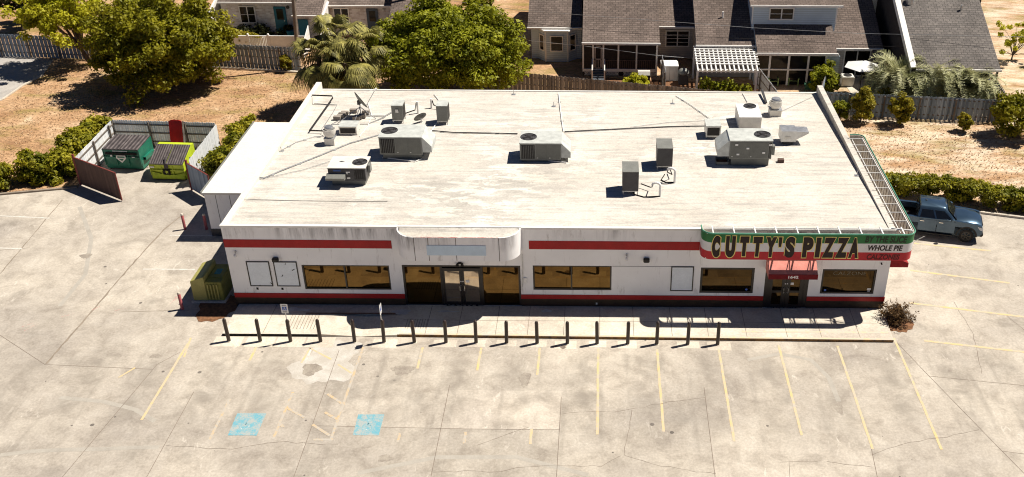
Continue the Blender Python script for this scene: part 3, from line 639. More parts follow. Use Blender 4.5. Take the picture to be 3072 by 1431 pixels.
# annexe on the left side
AX = thing('storage_annex', 'low white panelled storage annex with a clean white roof left of the shop', 'annex', (-2, 10, 0))
ax0, ay0, ay1, az = -3.5, 6.82, 16.0, 2.7
b = MB(); b.box(ax0, -.005, ay0, ay1, 0, az - .1); b.build('wall', M['stucco'], AX)
b = MB(); b.box(ax0 - .12, -.003, ay0 - .12, ay1 + .12, az - .1, az + .02); b.build('roof', M['roof_clean'], AX)
b = MB(); b.box(ax0 - .14, ax0 - .05, ay0 - .12, ay1 + .12, az + .02, az + .06); b.build('roof_edge', M['ac'], AX)
b = MB()
for x in np.arange(ax0 + .6, -.1, .75): b.box(x - .012, x + .012, ay0 - .006, ay0 - .001, .02, az - .12)
b.build('panel_joint', M['ac_dark'], AX)
b = MB(); b.box(ax0 - .02, -.01, ay0 - .025, ay0 - .001, 0, .45); b.build('base_band', M['ac_dark'], AX)

# ================================================================== the pizza sign
S = thing('shop_sign', 'green, white and red wrap-around sign reading CUTTY\'S PIZZA on the shop corner', 'sign', (27, -.8, 3.3))
M['s_green'] = plain('sign_green', (.02, .17, .045), .4, var=.15); M['s_white'] = plain('sign_white', (.74, .72, .7), .4, var=.08); M['s_red'] = plain('sign_red', (.5, .015, .025), .4, var=.15)
M['s_black'] = plain('letter_black', (.02, .008, .006), .5); M['s_yellow'] = plain('letter_yellow', (.9, .7, .22), .5); M['s_in'] = plain('sign_back', (.62, .54, .44), .7, var=.2)
M['s_edge'] = plain('sign_edge', (.1, .3, .2), .5)
fy = -.79
def arc(cx, cy, r, a0, a1, n=10, ry=None): return [(cx + r * math.cos(a), cy + (ry or r) * math.sin(a)) for a in np.linspace(a0, a1, n)]
path = [(22.5, -.01)] + arc(23.0, -.29, .5, math.pi, 1.5*math.pi, 10) + arc(31.88, fy + .5, .5, -.5*math.pi, 0, 10) + [(32.38, 10.0)] + arc(32.0, 10.0, .38, 0, .5*math.pi, 6) + [(31.66, 10.38)]
def normal_off(path, d):
    o = []
    for i, p in enumerate(path):
        a, c = Vector(path[max(i-1, 0)]), Vector(path[min(i+1, len(path)-1)]); t = (c - a).normalized(); o.append((p[0] - t.y * d, p[1] + t.x * d))
    return o
pin = normal_off(path, .07); n = len(path)
def band(z0, z1, name, mat):
    m = MB(); m.add([(*p, z0) for p in path] + [(*p, z1) for p in path], [(i, i+1, n+i+1, n+i) for i in range(n-1)]); return m.build(name, mat, S, smooth=True)
band(3.34, 3.78, 'red_band', M['s_red']); band(3.78, 4.25, 'white_band', M['s_white']); band(4.25, 4.72, 'green_band', M['s_green'])
m = MB(); m.add([(*p, 3.34) for p in pin] + [(*p, 4.72) for p in pin] + [(*p, 4.72) for p in path] + [(*p, 3.34) for p in path], [(i+1, i, n+i, n+i+1) for i in range(n-1)] + [(n+i, 2*n+i, 2*n+i+1, n+i+1) for i in range(n-1)] + [(i, i+1, 3*n+i+1, 3*n+i) for i in range(n-1)])
m.build('back_panel', M['s_in'], S)
m = MB(); m.tube([(*p, 4.735) for p in path], .035, 6); m.build('top_trim', M['s_edge'], S)
m = MB(); 
for x in np.arange(23.0, 31.9, .98):
    m.bar((x, .0, 4.68), (x, fy + .08, 4.68), .055, .055); m.bar((x + .02, .0, 3.45), (x + .9, fy + .1, 4.6), .03, .03); m.bar((x, fy + .09, 3.36), (x, fy + .09, 4.68), .03, .03); m.bar((x, -.003, 3.4), (x, fy + .08, 3.4), .03, .03)
m.bar((22.7, fy + .1, 4.69), (31.9, fy + .1, 4.69), .04, .04); m.bar((22.7, fy+.1, 3.38), (31.9, fy+.1, 3.38), .04, .04); m.bar((22.6, .02, 4.585), (31.6, .02, 4.585), .035, .035)
for y in np.arange(-.2, 10.1, .85):
    m.bar((W - .1, y, 4.66), (32.3, y, 4.66), .028, .028); m.bar((32.29, y, 3.36), (32.29, y, 4.66), .03, .03); m.bar((W + .02, y, 3.4), (32.3, y, 3.4), .03, .03)
for x, z in ((32.27, 4.67), (W + .08, 4.6), (32.27, 3.38)): m.bar((x, -.4, z), (x, 10.0, z), .03, .03)
m.bar((W - .3, -.1, 4.7), (32.3, -.35, 4.7), .04, .04)
m.build('steel_frame', M['white'], S)
m = MB(); 
for y in np.arange(.2, 9.9, .425): m.box(32.285, 32.3, y, y + .05, 3.4, 4.6)
m.build('inner_batten', plain('batten_timber', (.4, .3, .22), .8), S)
def D(u, v): return (2080 + u / 3.903) / K, (650 + v / 3.903) / K
def sign_text(txt, tl, br, mat, name, bold, pad=0, off=.004, shear=0.):
    a = wy(*D(tl[0], br[1]), fy - .01); c = wy(*D(*br), fy - .01); e = wy(*D(tl[0], tl[1]), fy - .01)
    m = MB(); text_on(m, txt, (a[0], fy - off, a[2]), (1, 0, 0), (0, 0, 1), c[0] - a[0], e[2] - a[2], bold, shear)
    return m.build(name, mat, S)
for word, letters in (("CUTTY'S", (('C', 200, 312, 213, 485), ('U', 358, 490, 218, 486), ('T', 524, 648, 222, 474), ('T', 678, 802, 226, 478), ('Y', 826, 968, 230, 482), ("'", 983, 1042, 232, 364), ('S', 1052, 1184, 226, 490))),
                      ('PIZZA', (('P', 1258, 1396, 232, 488), ('I', 1408, 1482, 236, 488), ('Z', 1492, 1648, 236, 490), ('Z', 1646, 1802, 238, 492), ('A', 1800, 1932, 240, 493)))):
    for mat, nm, bold, off, ins in ((M['s_yellow'], 'letter_outline', .125, .006, 0), (M['s_black'], 'letter', .095, .012, 9.5)):
        for ch, u0, u1, v0, v1 in letters:
            m = MB(); V, Fc = text_mesh(ch, bold if ch in 'CUTY' else bold * .72 if ch != "'" else .03)
            x0 = min(p.x for p in V); x1 = max(p.x for p in V); y0 = min(p.y for p in V); y1 = max(p.y for p in V)
            a = wy(*D(u0 + ins, v1 - ins), fy - off); c = wy(*D(u1 - ins, v1 - ins), fy - off); e = wy(*D(u0 + ins, v0 + ins), fy - off)
            m.add([(a[0] + (p.x - x0) / (x1 - x0) * (c[0] - a[0]), fy - off, a[2] + (p.y - y0) / (y1 - y0) * (e[2] - a[2])) for p in V], Fc); m.build(nm, mat, S)
for txt, tl, br in (('BY THE SLICE', (2012, 232), (2498, 300)), ('WHOLE PIE', (2042, 337), (2445, 397)), ('CALZONES', (2028, 442), (2408, 500))):
    sign_text(txt, tl, br, M['s_black'] if 'W' in txt else plain('shadow_letter', (.02, .035, .015) if 'BY' in txt else (.1, .006, .008), .5), 'lettering', .035, off=.008, shear=.15)

# ================================================================== things on the roof
G_ROOF = 'air conditioning units on the shop roof'
def fan_top(parent, x, y, z, r, mat=None):
    b = MB(); n = 22
    ring = [(r * 1.04, .0), (r * 1.04, .035), (r * .96, .035), (r * .96, -.0)]
    b.lathe([(r*1.05, 0), (r*1.05, .03), (r*.98, .035), (r*.98, .004)], (x, y, z), n)
    f = b.build('fan_ring', M['ac_dark'], parent)
    b = MB(); b.lathe([(r*.98, .003), (.02, .004)], (x, y, z), n); b.build('fan_well', M['dark'], f)
    b = MB()
    for k in range(4):
        a = k * math.pi / 2 + .4
        P = [(x + rr * math.cos(a + da), y + rr * math.sin(a + da), z + .012 + zz) for rr, da, zz in ((r*.2, -.2, 0), (r*.85, -.1, 0), (r*.85, .5, .02), (r*.2, .5, .015))]
        b.face(*P)
    b.lathe([(r*.25, .02), (r*.25, .035), (.02, .04)], (x, y, z), 10); b.build('fan_blades', M['coil'], f)
    b = MB()
    for rr in (.35, .6, .82): b.tube([(x + r*rr*math.cos(t), y + r*rr*math.sin(t), z + .045) for t in np.linspace(0, 2*math.pi, 20)], .006, 4)
    b.build('fan_guard', M['ac_dark'], f)
def curb(b, x0, x1, y0, y1, h):
    b.add([(x0, y0, rz(y0) - .02), (x1, y0, rz(y0) - .02), (x1, y1, rz(y1) - .02), (x0, y1, rz(y1) - .02), (x0, y0, h), (x1, y0, h), (x1, y1, h), (x0, y1, h)],
          [(0,1,5,4),(1,2,6,5),(2,3,7,6),(3,0,4,7),(4,5,6,7),(3,2,1,0)])
def package(name, label, x0, x1, y0, y1, zt, fan, hood, body, top, curb_h=.28, fr=.3, group=G_ROOF, grille=None, hood_d=.5):
    zb = rz(y0) + curb_h
    T = thing(name, label, 'air conditioner', ((x0+x1)/2, (y0+y1)/2, rz((y0+y1)/2)), group)
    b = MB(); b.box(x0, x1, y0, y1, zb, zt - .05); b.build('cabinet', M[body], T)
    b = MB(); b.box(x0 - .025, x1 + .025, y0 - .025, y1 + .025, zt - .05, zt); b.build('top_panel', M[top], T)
    b = MB(); curb(b, x0 + .12, x1 - .1, y0 + .08, y1 - .08, zb); b.build('roof_curb', M['ac_panel'], T)
    wd = x1 - x0
    gx0, gx1 = grille
    b = MB(); b.box(x0 + wd*gx0, x0 + wd*gx1, y0 - .012, y0 - .002, zb + .08, zt - .12); gr = b.build('coil_grille', M['coil'], T)
    b = MB()
    for q in np.linspace(x0 + wd*gx0 + .04, x0 + wd*gx1 - .04, max(4, int(wd * (gx1 - gx0) / .09))): b.box(q - .008, q + .008, y0 - .022, y0 - .0125, zb + .1, zt - .14)
    b.build('fins', M[body], gr)
    fx = x0 + wd * fan[0]; fan_top(T, fx, y0 + (y1 - y0) * fan[1], zt + .001, fr)
    rest = [q for q in ((.02, gx0 - .02), (gx1 + .02, .98)) if q[1] - q[0] > .15]
    for a, c in rest:
        k = 2 if c - a > .45 else 1
        for i in range(k):
            b = MB(); p = x0 + wd * (a + (c - a) * i / k) + .015; q = x0 + wd * (a + (c - a) * (i + 1) / k) - .015
            b.box(p, q, y0 - .014, y0 - .002, zb + .06, zt - .1); pn = b.build('access_panel', M['ac_panel' if body == 'ac' else body], T)
            b = MB(); b.box(p + .05, p + .12, y0 - .03, y0 - .0145, zb + .12, zb + .16); b.build('latch', M['galv'], pn)
    if hood:
        sx = 1 if hood > 0 else -1; xe = x1 + .003 if sx > 0 else x0 - .003; e = xe + sx * hood_d
        zt2 = zt - .02
        b = MB(); b.ext([(xe, y0 + .05, zt2), (e, y0 + .05, zb + (zt - zb) * .45), (e, y0 + .05, zb + .12), (xe, y0 + .05, zb + .12)], (0, y1 - y0 - .1, 0)); b.build('intake_hood', M[top], T)
    return T
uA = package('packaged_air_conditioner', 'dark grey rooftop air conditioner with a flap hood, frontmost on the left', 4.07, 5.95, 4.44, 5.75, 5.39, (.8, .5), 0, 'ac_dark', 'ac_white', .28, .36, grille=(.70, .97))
b = MB(); b.ext([(4.0, 4.43, 5.08), (4.0, 4.02, 4.98), (4.0, 4.05, 4.86), (4.0, 4.43, 4.8)], (.95, 0, 0)); b.build('flap_hood', M['ac'], uA)
b = MB(); b.box(4.35, 4.72, 4.415, 4.425, 5.19, 5.28); b.build('badge', plain('blue_badge', (.04, .1, .3), .4), uA)
b = MB(); b.box(4.98, 5.18, 4.41, 4.424, 5.12, 5.18); b.box(5.0, 5.05, 4.41, 4.424, 5.04, 5.12); b.box(5.0, 5.16, 4.41, 4.424, 4.78, 4.86); b.build('sticker', M['white'], uA)
b = MB(); b.box(5.98, 6.1, 4.9, 5.25, 4.9, 5.3); b.build('electrical_box', M['ac'], uA)
b = MB(); b.ext([(4.5, 5.15, 5.3925), (4.62, 5.08, 5.3925), (4.8, 5.15, 5.3925), (4.62, 5.22, 5.3925)], (0, 0, .004)); b.build('diamond_mark', M['ac_dark'], uA)
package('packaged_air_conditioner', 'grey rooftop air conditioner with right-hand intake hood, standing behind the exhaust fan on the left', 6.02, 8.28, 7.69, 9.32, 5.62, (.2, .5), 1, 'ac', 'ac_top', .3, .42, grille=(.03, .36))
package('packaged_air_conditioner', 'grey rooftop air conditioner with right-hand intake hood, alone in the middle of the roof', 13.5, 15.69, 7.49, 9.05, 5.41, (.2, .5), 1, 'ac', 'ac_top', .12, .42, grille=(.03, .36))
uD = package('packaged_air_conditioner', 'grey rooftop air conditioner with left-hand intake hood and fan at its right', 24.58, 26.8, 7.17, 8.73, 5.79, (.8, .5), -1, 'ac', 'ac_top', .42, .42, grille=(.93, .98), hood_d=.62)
b = MB()
for x, z in ((24.85, 5.5), (25.45, 5.3), (26.3, 5.05), (26.62, 5.5), (24.95, 4.95)): b.box(x, x + .15, 7.13, 7.1545, z, z + .09)
b.build('sticker', M['white'], uD)
b = MB(); b.box(26.84, 26.98, 7.3, 7.6, 4.9, 5.4); b.build('electrical_box', M['ac'], uD)
uE = thing('tall_air_conditioner', 'plain white box shaped roof unit with a round fan opening on top', 'air conditioner', (26.3, 13.1, rz(13.1)), G_ROOF)
b = MB(); b.box(25.72, 26.98, 12.13, 14.1, rz(14.1) - .02, 4.95); b.build('cabinet', M['ac_white'], uE)
b = MB(); b.box(25.7, 27.0, 12.11, 14.12, 4.95, 4.985); b.build('top_panel', M['white'], uE); fan_top(uE, 26.5, 13.75, 4.987, .36)
b = MB(); b.box(26.45, 26.9, 12.118, 12.128, 4.3, 4.7); b.build('access_panel', M['ac_white'], uE)

def condenser(label, x0, x1, y0, y1, zt, leg=.22, mat='ac', grp='small condensers on steel legs', dark=True, name='condenser_unit'):
    zr = rz(y0); T = thing(name, label, 'condenser', ((x0+x1)/2, (y0+y1)/2, zr), grp); zb = zr + leg
    b = MB(); b.box(x0, x1, y0, y1, zb, zt - .03); b.build('cabinet', M[mat], T)
    b = MB(); b.box(x0 - .015, x1 + .015, y0 - .015, y1 + .015, zt - .03, zt); b.build('top_panel', M['ac_top' if mat != 'ac_dark' else 'ac'], T)
    if dark: b = MB(); b.box(x1 + .002, x1 + .012, y0 + .06, y1 - .06, zb + .06, zt - .1); b.build('coil_grille', M['coil'], T)
    else: b = MB(); b.box(x0 + .07, x1 - .07, y0 - .01, y0 - .002, zb + .06, zt - .1); b.build('coil_grille', M['coil'], T)
    for yr in (y0 + .05, y1 - .05): b = MB(); b.bar((x0, yr, zb - .025), (x1, yr, zb - .025), .05, .05); b.build('stand_rail', M['galv'], T)
    for x in (x0 + .04, x1 - .04):
        for y in (y0 + .05, y1 - .05): b = MB(); b.box(x - .02, x + .02, y - .02, y + .02, rz(y) - .01, zb - .05); b.build('leg', M['galv'], T)
    return T
c = condenser('pale grey condenser on legs, left one of the pair near the back roof edge', 5.72, 6.36, 12.78, 13.6, 5.28)
b = MB(); b.box(5.95, 6.12, 12.73, 12.778, 4.85, 5.05); b.build('switch_box', M['galv'], c)
condenser('pale grey condenser on legs, right one of the pair near the back roof edge', 8.33, 8.96, 12.63, 13.45, 5.34)
condenser('dark grey condenser on legs, the farther of the two standing right of centre', 20.74, 21.55, 6.62, 7.84, 5.57, .2, 'ac_dark')
condenser('dark grey condenser on legs, the nearer of the two standing right of centre', 18.88, 19.67, 3.54, 4.71, 5.72, .25, 'ac_dark')
condenser('small galvanised unit with an open dark front, left of the big grey unit', 23.7, 24.53, 10.84, 11.89, 4.98, .14, 'galv', None, False, 'roof_unit')
condenser('small white unit with an open dark front beside the satellite dish', 3.04, 4.04, 11.0, 11.84, 4.73, .06, 'ac_white', None, False, 'roof_unit')
v = thing('exhaust_hood', 'galvanised box vent with a flared side hood near the right edge of the roof', 'vent', (28.2, 10.4, rz(10.4)))
b = MB(); b.box(27.78, 28.62, 10.03, 10.92, rz(10.03) + .2, 5.05); b.build('cabinet', M['galv'], v)
b = MB(); b.ext([(28.622, 10.1, 5.0), (29.3, 10.1, 4.98), (29.3, 10.1, 4.9), (28.622, 10.1, 4.5)], (0, .75, 0)); b.build('side_hood', M['galv'], v)
b = MB(); b.box(27.95, 28.5, 10.1, 10.8, rz(10.8) - .02, rz(10.03) + .2); b.build('base', M['ac_dark'], v)
b = MB(); b.box(28.0, 28.3, 10.015, 10.028, 4.62, 4.75); b.build('plate', M['ac_white'], v)

def mushroom(label, x, y, zc, r, bx):
    T = thing('exhaust_fan', label, 'exhaust fan', (x, y, rz(y)), 'exhaust fans on the shop roof'); z0 = rz(y)
    b = MB(); b.box(x - bx, x + bx, y - bx, y + bx, z0 - .04, z0 + .38); b.build('roof_curb', M['ac_white'], T)
    b = MB(); b.box(x - bx - .03, x + bx + .03, y - bx - .03, y + bx + .03, z0 + .38, z0 + .41); b.build('flange', M['galv'], T)
    b = MB(); b.lathe([(r*.62, .41), (r*.8, .5), (r*1.0, .62), (r*1.04, .78), (r*1.06, .9), (r*1.0, .9), (r*.7, .78)], (x, y, z0), 24); b.build('housing', M['ac_white'], T, smooth=True)
    b = MB(); b.lathe([(r*.7, .84), (r*.74, .9), (r*.74, 1.0), (r*.66, 1.05), (.03, 1.07)], (x, y, z0), 24); b.build('motor_cap', M['galv'], T, smooth=True)
    b = MB(); b.tube([(x - r, y - .1, z0 + .8), (x - r - .12, y - .15, z0 + .6), (x - bx, y - .15, z0 + .5)], .02); b.build('conduit', M['galv'], T)
mushroom('white mushroom exhaust fan on a square curb, left side of the roof', 2.84, 9.8, 5.2, .33, .27)
mushroom('white mushroom exhaust fan on a square curb, back right corner of the roof', 28.15, 14.6, 5.2, .37, .34)

# satellite dish on a ballasted sled
p = rf(893, 300); DS = thing('satellite_dish', 'grey satellite dish on a tripod weighted down with concrete blocks', 'satellite dish', p)
top = Vector(wy(904, 255, p[1] + .2)); base = Vector((top.x, top.y, rz(top.y)))
b = MB(); b.tube([base, top], .04, 8); b.build('mast', M['galv'], DS)
b = MB(); 
for q in ((-1.2, -.9), (-.25, -1.1), (.9, -.2)): b.tube([top - Vector((0, 0, .35)), base + Vector((q[0], q[1], .04))], .022, 6)
for q in ((-1.5, -1.1), (1.3, .1)): b.bar(base + Vector((q[0], q[1], .05)), base + Vector((q[0] + .5, q[1] + 1.0, .05)), .05, .05)
b.bar(base + Vector((-1.5, -1.1, .05)), base + Vector((.6, -1.0, .05)), .05, .05); b.bar(base + Vector((-1.0, .2, .05)), base + Vector((1.3, .2, .05)), .05, .05); b.bar(base + Vector((.6, -1.0, .05)), base + Vector((1.4, .1, .05)), .05, .05)
b.build('sled_frame', M['galv'], DS)
dn = Vector((.62, .35, .42)).normalized(); a_ = dn.cross(Vector((0, 0, 1))).normalized(); b_ = dn.cross(a_); rd = .62; vs, fs = [], []
for i in range(7):
    rr = i / 6; vs += [top + dn * (.13 * rr * rr + .02) + (a_ * math.cos(t) * .85 + b_ * math.sin(t)) * rd * rr for t in np.linspace(0, 2*math.pi, 24, endpoint=False)]
fs = [(i*24+jj, i*24+(jj+1) % 24, (i+1)*24+(jj+1) % 24, (i+1)*24+jj) for i in range(6) for jj in range(24)]
vs2 = [q - dn * .03 for q in vs]; b = MB(); b.add(vs, fs); b.add(vs2, fs); b.build('reflector', M['ac'], DS, smooth=True)
lnb = Vector(wy(944, 225, top.y + .35)); b = MB(); b.tube([top + b_ * .5 + dn * .1, lnb], .02); b.tube([top - b_ * .5 + dn * .1, lnb], .014); b.build('feed_arm', M['white'], DS)
b = MB(); b.cyl(lnb - dn * .1, lnb + dn * .12, .07, .05); b.build('receiver', M['white'], DS)
b = MB(); b.box(top.x - .12, top.x + .05, top.y - .1, top.y + .1, top.z - .18, top.z + .05); b.build('bracket', M['ac_dark'], DS)
for i, (u, vv) in enumerate(((862, 293), (868, 290), (849, 302), (858, 298), (902, 300), (912, 297), (890, 284), (921, 288), (897, 303))):
    q = rf(u, vv); b = MB(); b.box(q[0] - .21, q[0] + .21, q[1] - .11, q[1] + .11, q[2] + .06 + .001 * i, q[2] + .25 + .001 * i); o = b.build('concrete_block', plain('ballast_block', (.3, .26, .22), .9) if i == 0 else bpy.data.materials['ballast_block'])
    tag(o, ['grey concrete ballast block on the dish sled, %s' % s for s in ('behind the left strut', 'touching the left strut', 'leftmost and nearest', 'left of the mast foot', 'front right of the mast', 'right of the front struts', 'behind the mast', 'rightmost on the sled', 'nearest at the front right')][i], 'concrete block', 'ballast blocks of the satellite dish')
p = rf(1060, 309); d2 = thing('satellite_dish', 'small dark dish lying low on the roof between the two back condensers', 'satellite dish', p)
dn = Vector((-.55, .62, .5)).normalized(); a_ = dn.cross(Vector((0, 0, 1))).normalized(); b_ = dn.cross(a_); c0 = Vector(p) + Vector((0, 0, .3)); vs = []
for i in range(5): rr = i / 4; vs += [c0 + dn * (.1 * rr * rr) + (a_ * math.cos(t) + b_ * math.sin(t) * .8) * .42 * rr for t in np.linspace(0, 2*math.pi, 20, endpoint=False)]
b = MB(); b.add(vs, [(i*20+jj, i*20+(jj+1) % 20, (i+1)*20+(jj+1) % 20, (i+1)*20+jj) for i in range(4) for jj in range(20)]); b.build('reflector', M['ac_panel'], d2, smooth=True)
b = MB(); b.tube([c0, (p[0], p[1], p[2])], .03); b.build('mast', M['galv'], d2)

# pipes, cables and small fittings
def pipe(label, pts, r, mat, name='pipe', cat='pipe', lift=.05, grp=None, n=6, sup=False):
    P = [rf(*q[:2]) + np.array([0, 0, lift + (q[2] if len(q) > 2 else 0)]) for q in pts]
    T = thing(name, label, cat, P[0] - np.array([0, 0, lift]), grp); b = MB(); b.tube(P, r, n); b.build('run', M[mat], T)
    if sup:
        for a, c in zip(P[:-1], P[1:]):
            k = max(1, int(np.linalg.norm(c - a) / 2.0))
            for i in range(k):
                q = a + (c - a) * (i + .5) / k; b = MB(); b.box(q[0] - .1, q[0] + .1, q[1] - .06, q[1] + .06, rz(q[1]) - .01, q[2] - r * .8); b.build('support_block', M['galv'], T)
    return T
T = thing('gas_pipe', 'black gas pipe running over the left parapet and along the roof', 'pipe', rf(800, 338))
b = MB(); P = [np.array([.3, g(776, 240, 4.6)[1], 4.62])] + [np.array([rf(u, vv)[0], rf(u, vv)[1], z]) for u, vv, z in ((838, 262, 4.6), (838, 256, 4.3), (780, 335, 4.36), (812, 336, 4.36))]
b.tube(P, .045, 8); b.build('run', M['black'], T)
pipe('thin pale conduit bracketed beside the black gas pipe', [(790, 262), (848, 266), (838, 285), (808, 330)], .02, 'galv', 'conduit')
pipe('long pale conduit sweeping across the roof from the left parapet to the left hooded unit', [(642, 451, .1), (665, 450), (705, 432), (800, 395), (880, 362), (958, 340)], .03, 'galv', 'conduit', sup=True)
pipe('thin cable from the left parapet to the front dark grey unit', [(660, 452), (760, 430), (830, 408)], .012, 'galv', 'cable')
pipe('dark cable looping near the left parapet towards the exhaust fan', [(708, 380), (745, 360), (790, 346), (815, 345)], .016, 'galv', 'cable', sup=True)
pipe('long dark conduit between the left hooded unit and the middle unit', [(1085, 330), (1140, 335), (1200, 336), (1302, 338)], .03, 'ac_dark', 'conduit', sup=True)
pipe('long dark conduit between the middle unit and the small galvanised unit', [(1420, 333), (1500, 329), (1600, 324), (1690, 320), (1772, 319)], .03, 'ac_dark', 'conduit', sup=True)
pipe('thin line running behind the long conduit on the right half of the roof', [(1585, 322), (1680, 310), (1800, 304), (1850, 301)], .012, 'galv', 'cable')
pipe('white pipe running from the back edge to the middle unit', [(1405, 236), (1410, 280), (1417, 332)], .03, 'white', 'pipe', sup=True)
pipe('white pipe crossing diagonally from the back edge to the small galvanised unit', [(1700, 243), (1735, 264), (1785, 300)], .025, 'white', 'pipe', sup=True)
pipe('white pipe from the back edge down to the tall white unit', [(1868, 236), (1880, 258)], .025, 'white', 'pipe')
pipe('white pipe rising from the right back condenser to the back edge', [(1092, 238), (1107, 258)], .025, 'white', 'pipe')
pipe('pale conduit running forward from the right back condenser past the hooded unit', [(1105, 300), (1088, 328), (1075, 345)], .03, 'white', 'pipe')
pipe('long thin cable lying loose across the front left of the roof', [(608, 505, .08), (640, 503), (760, 506), (880, 507), (975, 507)], .011, 'ac_dark', 'cable', lift=.02)
pipe('pale conduit bent in front of the left hooded unit', [(962, 398), (1045, 408), (1060, 402)], .025, 'white', 'conduit')
pipe('white drain pipe in front of the middle unit', [(1370, 405), (1425, 411)], .03, 'white', 'pipe')
pipe('thin line from the right parapet to the back exhaust fan', [(1948, 290), (2055, 240)], .01, 'galv', 'cable')
pipe('curved pale cable around the satellite dish', [(925, 260), (935, 290), (925, 320), (905, 345)], .016, 'white', 'cable')
T = thing('chimney_flue', 'pair of dark flat flue pipes rising over the back roof edge', 'pipe', rf(1925, 262))
b = MB(); a1, a2 = rf(1927, 262), rf(1916, 236); b.bar(a1 + np.array([0,0,.1]), a2 + np.array([0,0,.25]), .12, .1); b.build('run', M['ac_dark'], T)
def goose(label, foot, h, end, extra):
    f = rf(*foot); T = thing('gooseneck_pipe', label, 'pipe', f, 'white gooseneck pipes by the dark condensers'); e = rf(*end)
    d = (e - f); d = d / np.linalg.norm(d); P = [f, f + np.array([0, 0, h - .12])] + [f + np.array([0, 0, h - .12]) + np.array([d[0] * .2 * (1 - math.cos(t)), d[1] * .2 * (1 - math.cos(t)), .14 * math.sin(t)]) for t in np.linspace(.2, math.pi, 8)]
    b = MB(); b.tube(P, .065, 10); b.build('pipe_bend', M['white'], T)
    b = MB(); b.tube([P[-1], P[-1] - np.array([0, 0, .1])] + [rf(*q) + np.array([0, 0, zz]) for *q, zz in extra], .03, 6); b.build('insulated_line', M['black'], T)
goose('white gooseneck pipe by the nearer dark condenser', (1660, 494), .72, (1630, 492), [(1636, 480, .2), (1612, 472, .22)])
goose('white gooseneck pipe by the farther dark condenser', (1697, 460), .78, (1680, 458), [(1690, 450, .25), (1685, 436, .25)])
pipe('thin black line looping on the roof in front of the nearer dark condenser', [(1660, 495), (1620, 497), (1595, 490), (1590, 478)], .03, 'black', 'cable', lift=.03)
pipe('thin black line looping on the roof in front of the farther dark condenser', [(1697, 460), (1675, 460), (1663, 454), (1672, 440)], .03, 'black', 'cable', lift=.03)
for u, vv, h, lab in ((1052, 285, .75, 'white capped vent stub with a dark hose, right of the left back condenser'), (1086, 272, .6, 'white capped vent stub with a dark hose, left of the right back condenser')):
    f = rf(u, vv); T = thing('vent_pipe', lab, 'pipe', f); b = MB(); b.cyl(f, f + np.array([0, 0, h]), .07, n=10); b.build('stub', M['white'], T)
    b = MB(); s = 1 if u > 1070 else -1; b.tube([f + np.array([s*.07, 0, h - .1]), f + np.array([s * .15, -.1, .25]), f + np.array([s * .7, -.3, .12])], .035); b.build('hose', M['black'], T)
for i, (u, vv, lab) in enumerate(((708, 381, 'by the left parapet'), (742, 318, 'beside the black gas pipe'), (1393, 268, 'left of the white pipe at the back'), (1692, 261, 'behind the diagonal white pipe'), (2156, 442, 'beside the right parapet'), (1292, 238, 'on the back roof edge'))):
    f = rf(u, vv); T = thing('roof_anchor', 'small metal anchor post on a base plate, ' + lab, 'anchor', f, 'anchor posts on the roof'); b = MB(); b.box(f[0]-.12, f[0]+.12, f[1]-.12, f[1]+.12, f[2]-.01, f[2]+.02); b.build('base_plate', M['galv'], T); b = MB(); b.cyl(f, f + np.array([0,0,.28]), .022); b.build('post', M['galv'], T)
f = rf(1964, 408); b = MB(); b.box(f[0]-.16, f[0]+.16, f[1]-.1, f[1]+.14, f[2]-.01, f[2]+.18); tag(b.build('concrete_block', plain('brown_block', (.12, .075, .06), .9)), 'brown concrete block lying right of the big right-hand unit', 'concrete block')
f = rf(1815, 410); T = thing('drain_pan', 'open grey metal pan left of the big right-hand unit', 'pan', f); b = MB()
for q in ((-.33,-.3,-.3,.3),(.3,.33,-.3,.3),(-.3,.3,-.33,-.3),(-.3,.3,.3,.33)): b.box(f[0]+q[0], f[0]+q[1], f[1]+q[2], f[1]+q[3], f[2]-.01, f[2]+.2)
b.build('rim', M['ac'], T); b = MB(); b.box(f[0]-.3, f[0]+.3, f[1]-.3, f[1]+.3, f[2], f[2]+.06); b.build('water_tray', plain('rusty_tray', (.1, .05, .035), .6), T)

# ================================================================== bollards, signs, transformer
def bollard_proto():
    T = thing('bollard', 'brown', 'bollard', (0, 0, 0)); r = .085
    b = MB(); b.lathe([(r, -.05), (r, 1.14), (r*.92, 1.2), (r*.7, 1.245), (r*.35, 1.27), (.005, 1.275)], (0, 0, 0), 16); b.build('post', M['bollard'], T, smooth=True)
    b = MB(); b.lathe([(r + .035, 0), (r + .03, .02), (r + .001, .03)], (0, 0, 0), 16); b.build('collar', M['pad'], T); return T
ords = ['leftmost', 'second from the left', 'third from left with accessible parking sign,', 'fourth from the left', 'fifth from the left', 'sixth from left with bare sign post,', 'seventh from the left', 'eighth from the left', 'ninth from the left', 'eighth from the right', 'seventh from the right', 'with a black tar spill at its foot,', 'fifth from the right', 'fourth from the right', 'third from the right', 'second from the right', 'rightmost']
bx = [.55, 2.01, 3.42, 4.82, 6.40, 7.77, 9.18, 10.65, 12.05, 13.47, 14.89, 16.3, 17.68, 19.10, 20.45, 21.89, 23.28]
P0 = bollard_proto()
for i, x in enumerate(bx):
    o = P0 if i == 0 else copy_tree(P0)
    o.location = (x, -2.93, 0); o.rotation_euler = (rng.normal() * .012, rng.normal() * .016, 0); tag(o, 'brown bollard, %s in the row before the shop' % ords[i], 'bollard', 'brown bollards along the kerb')
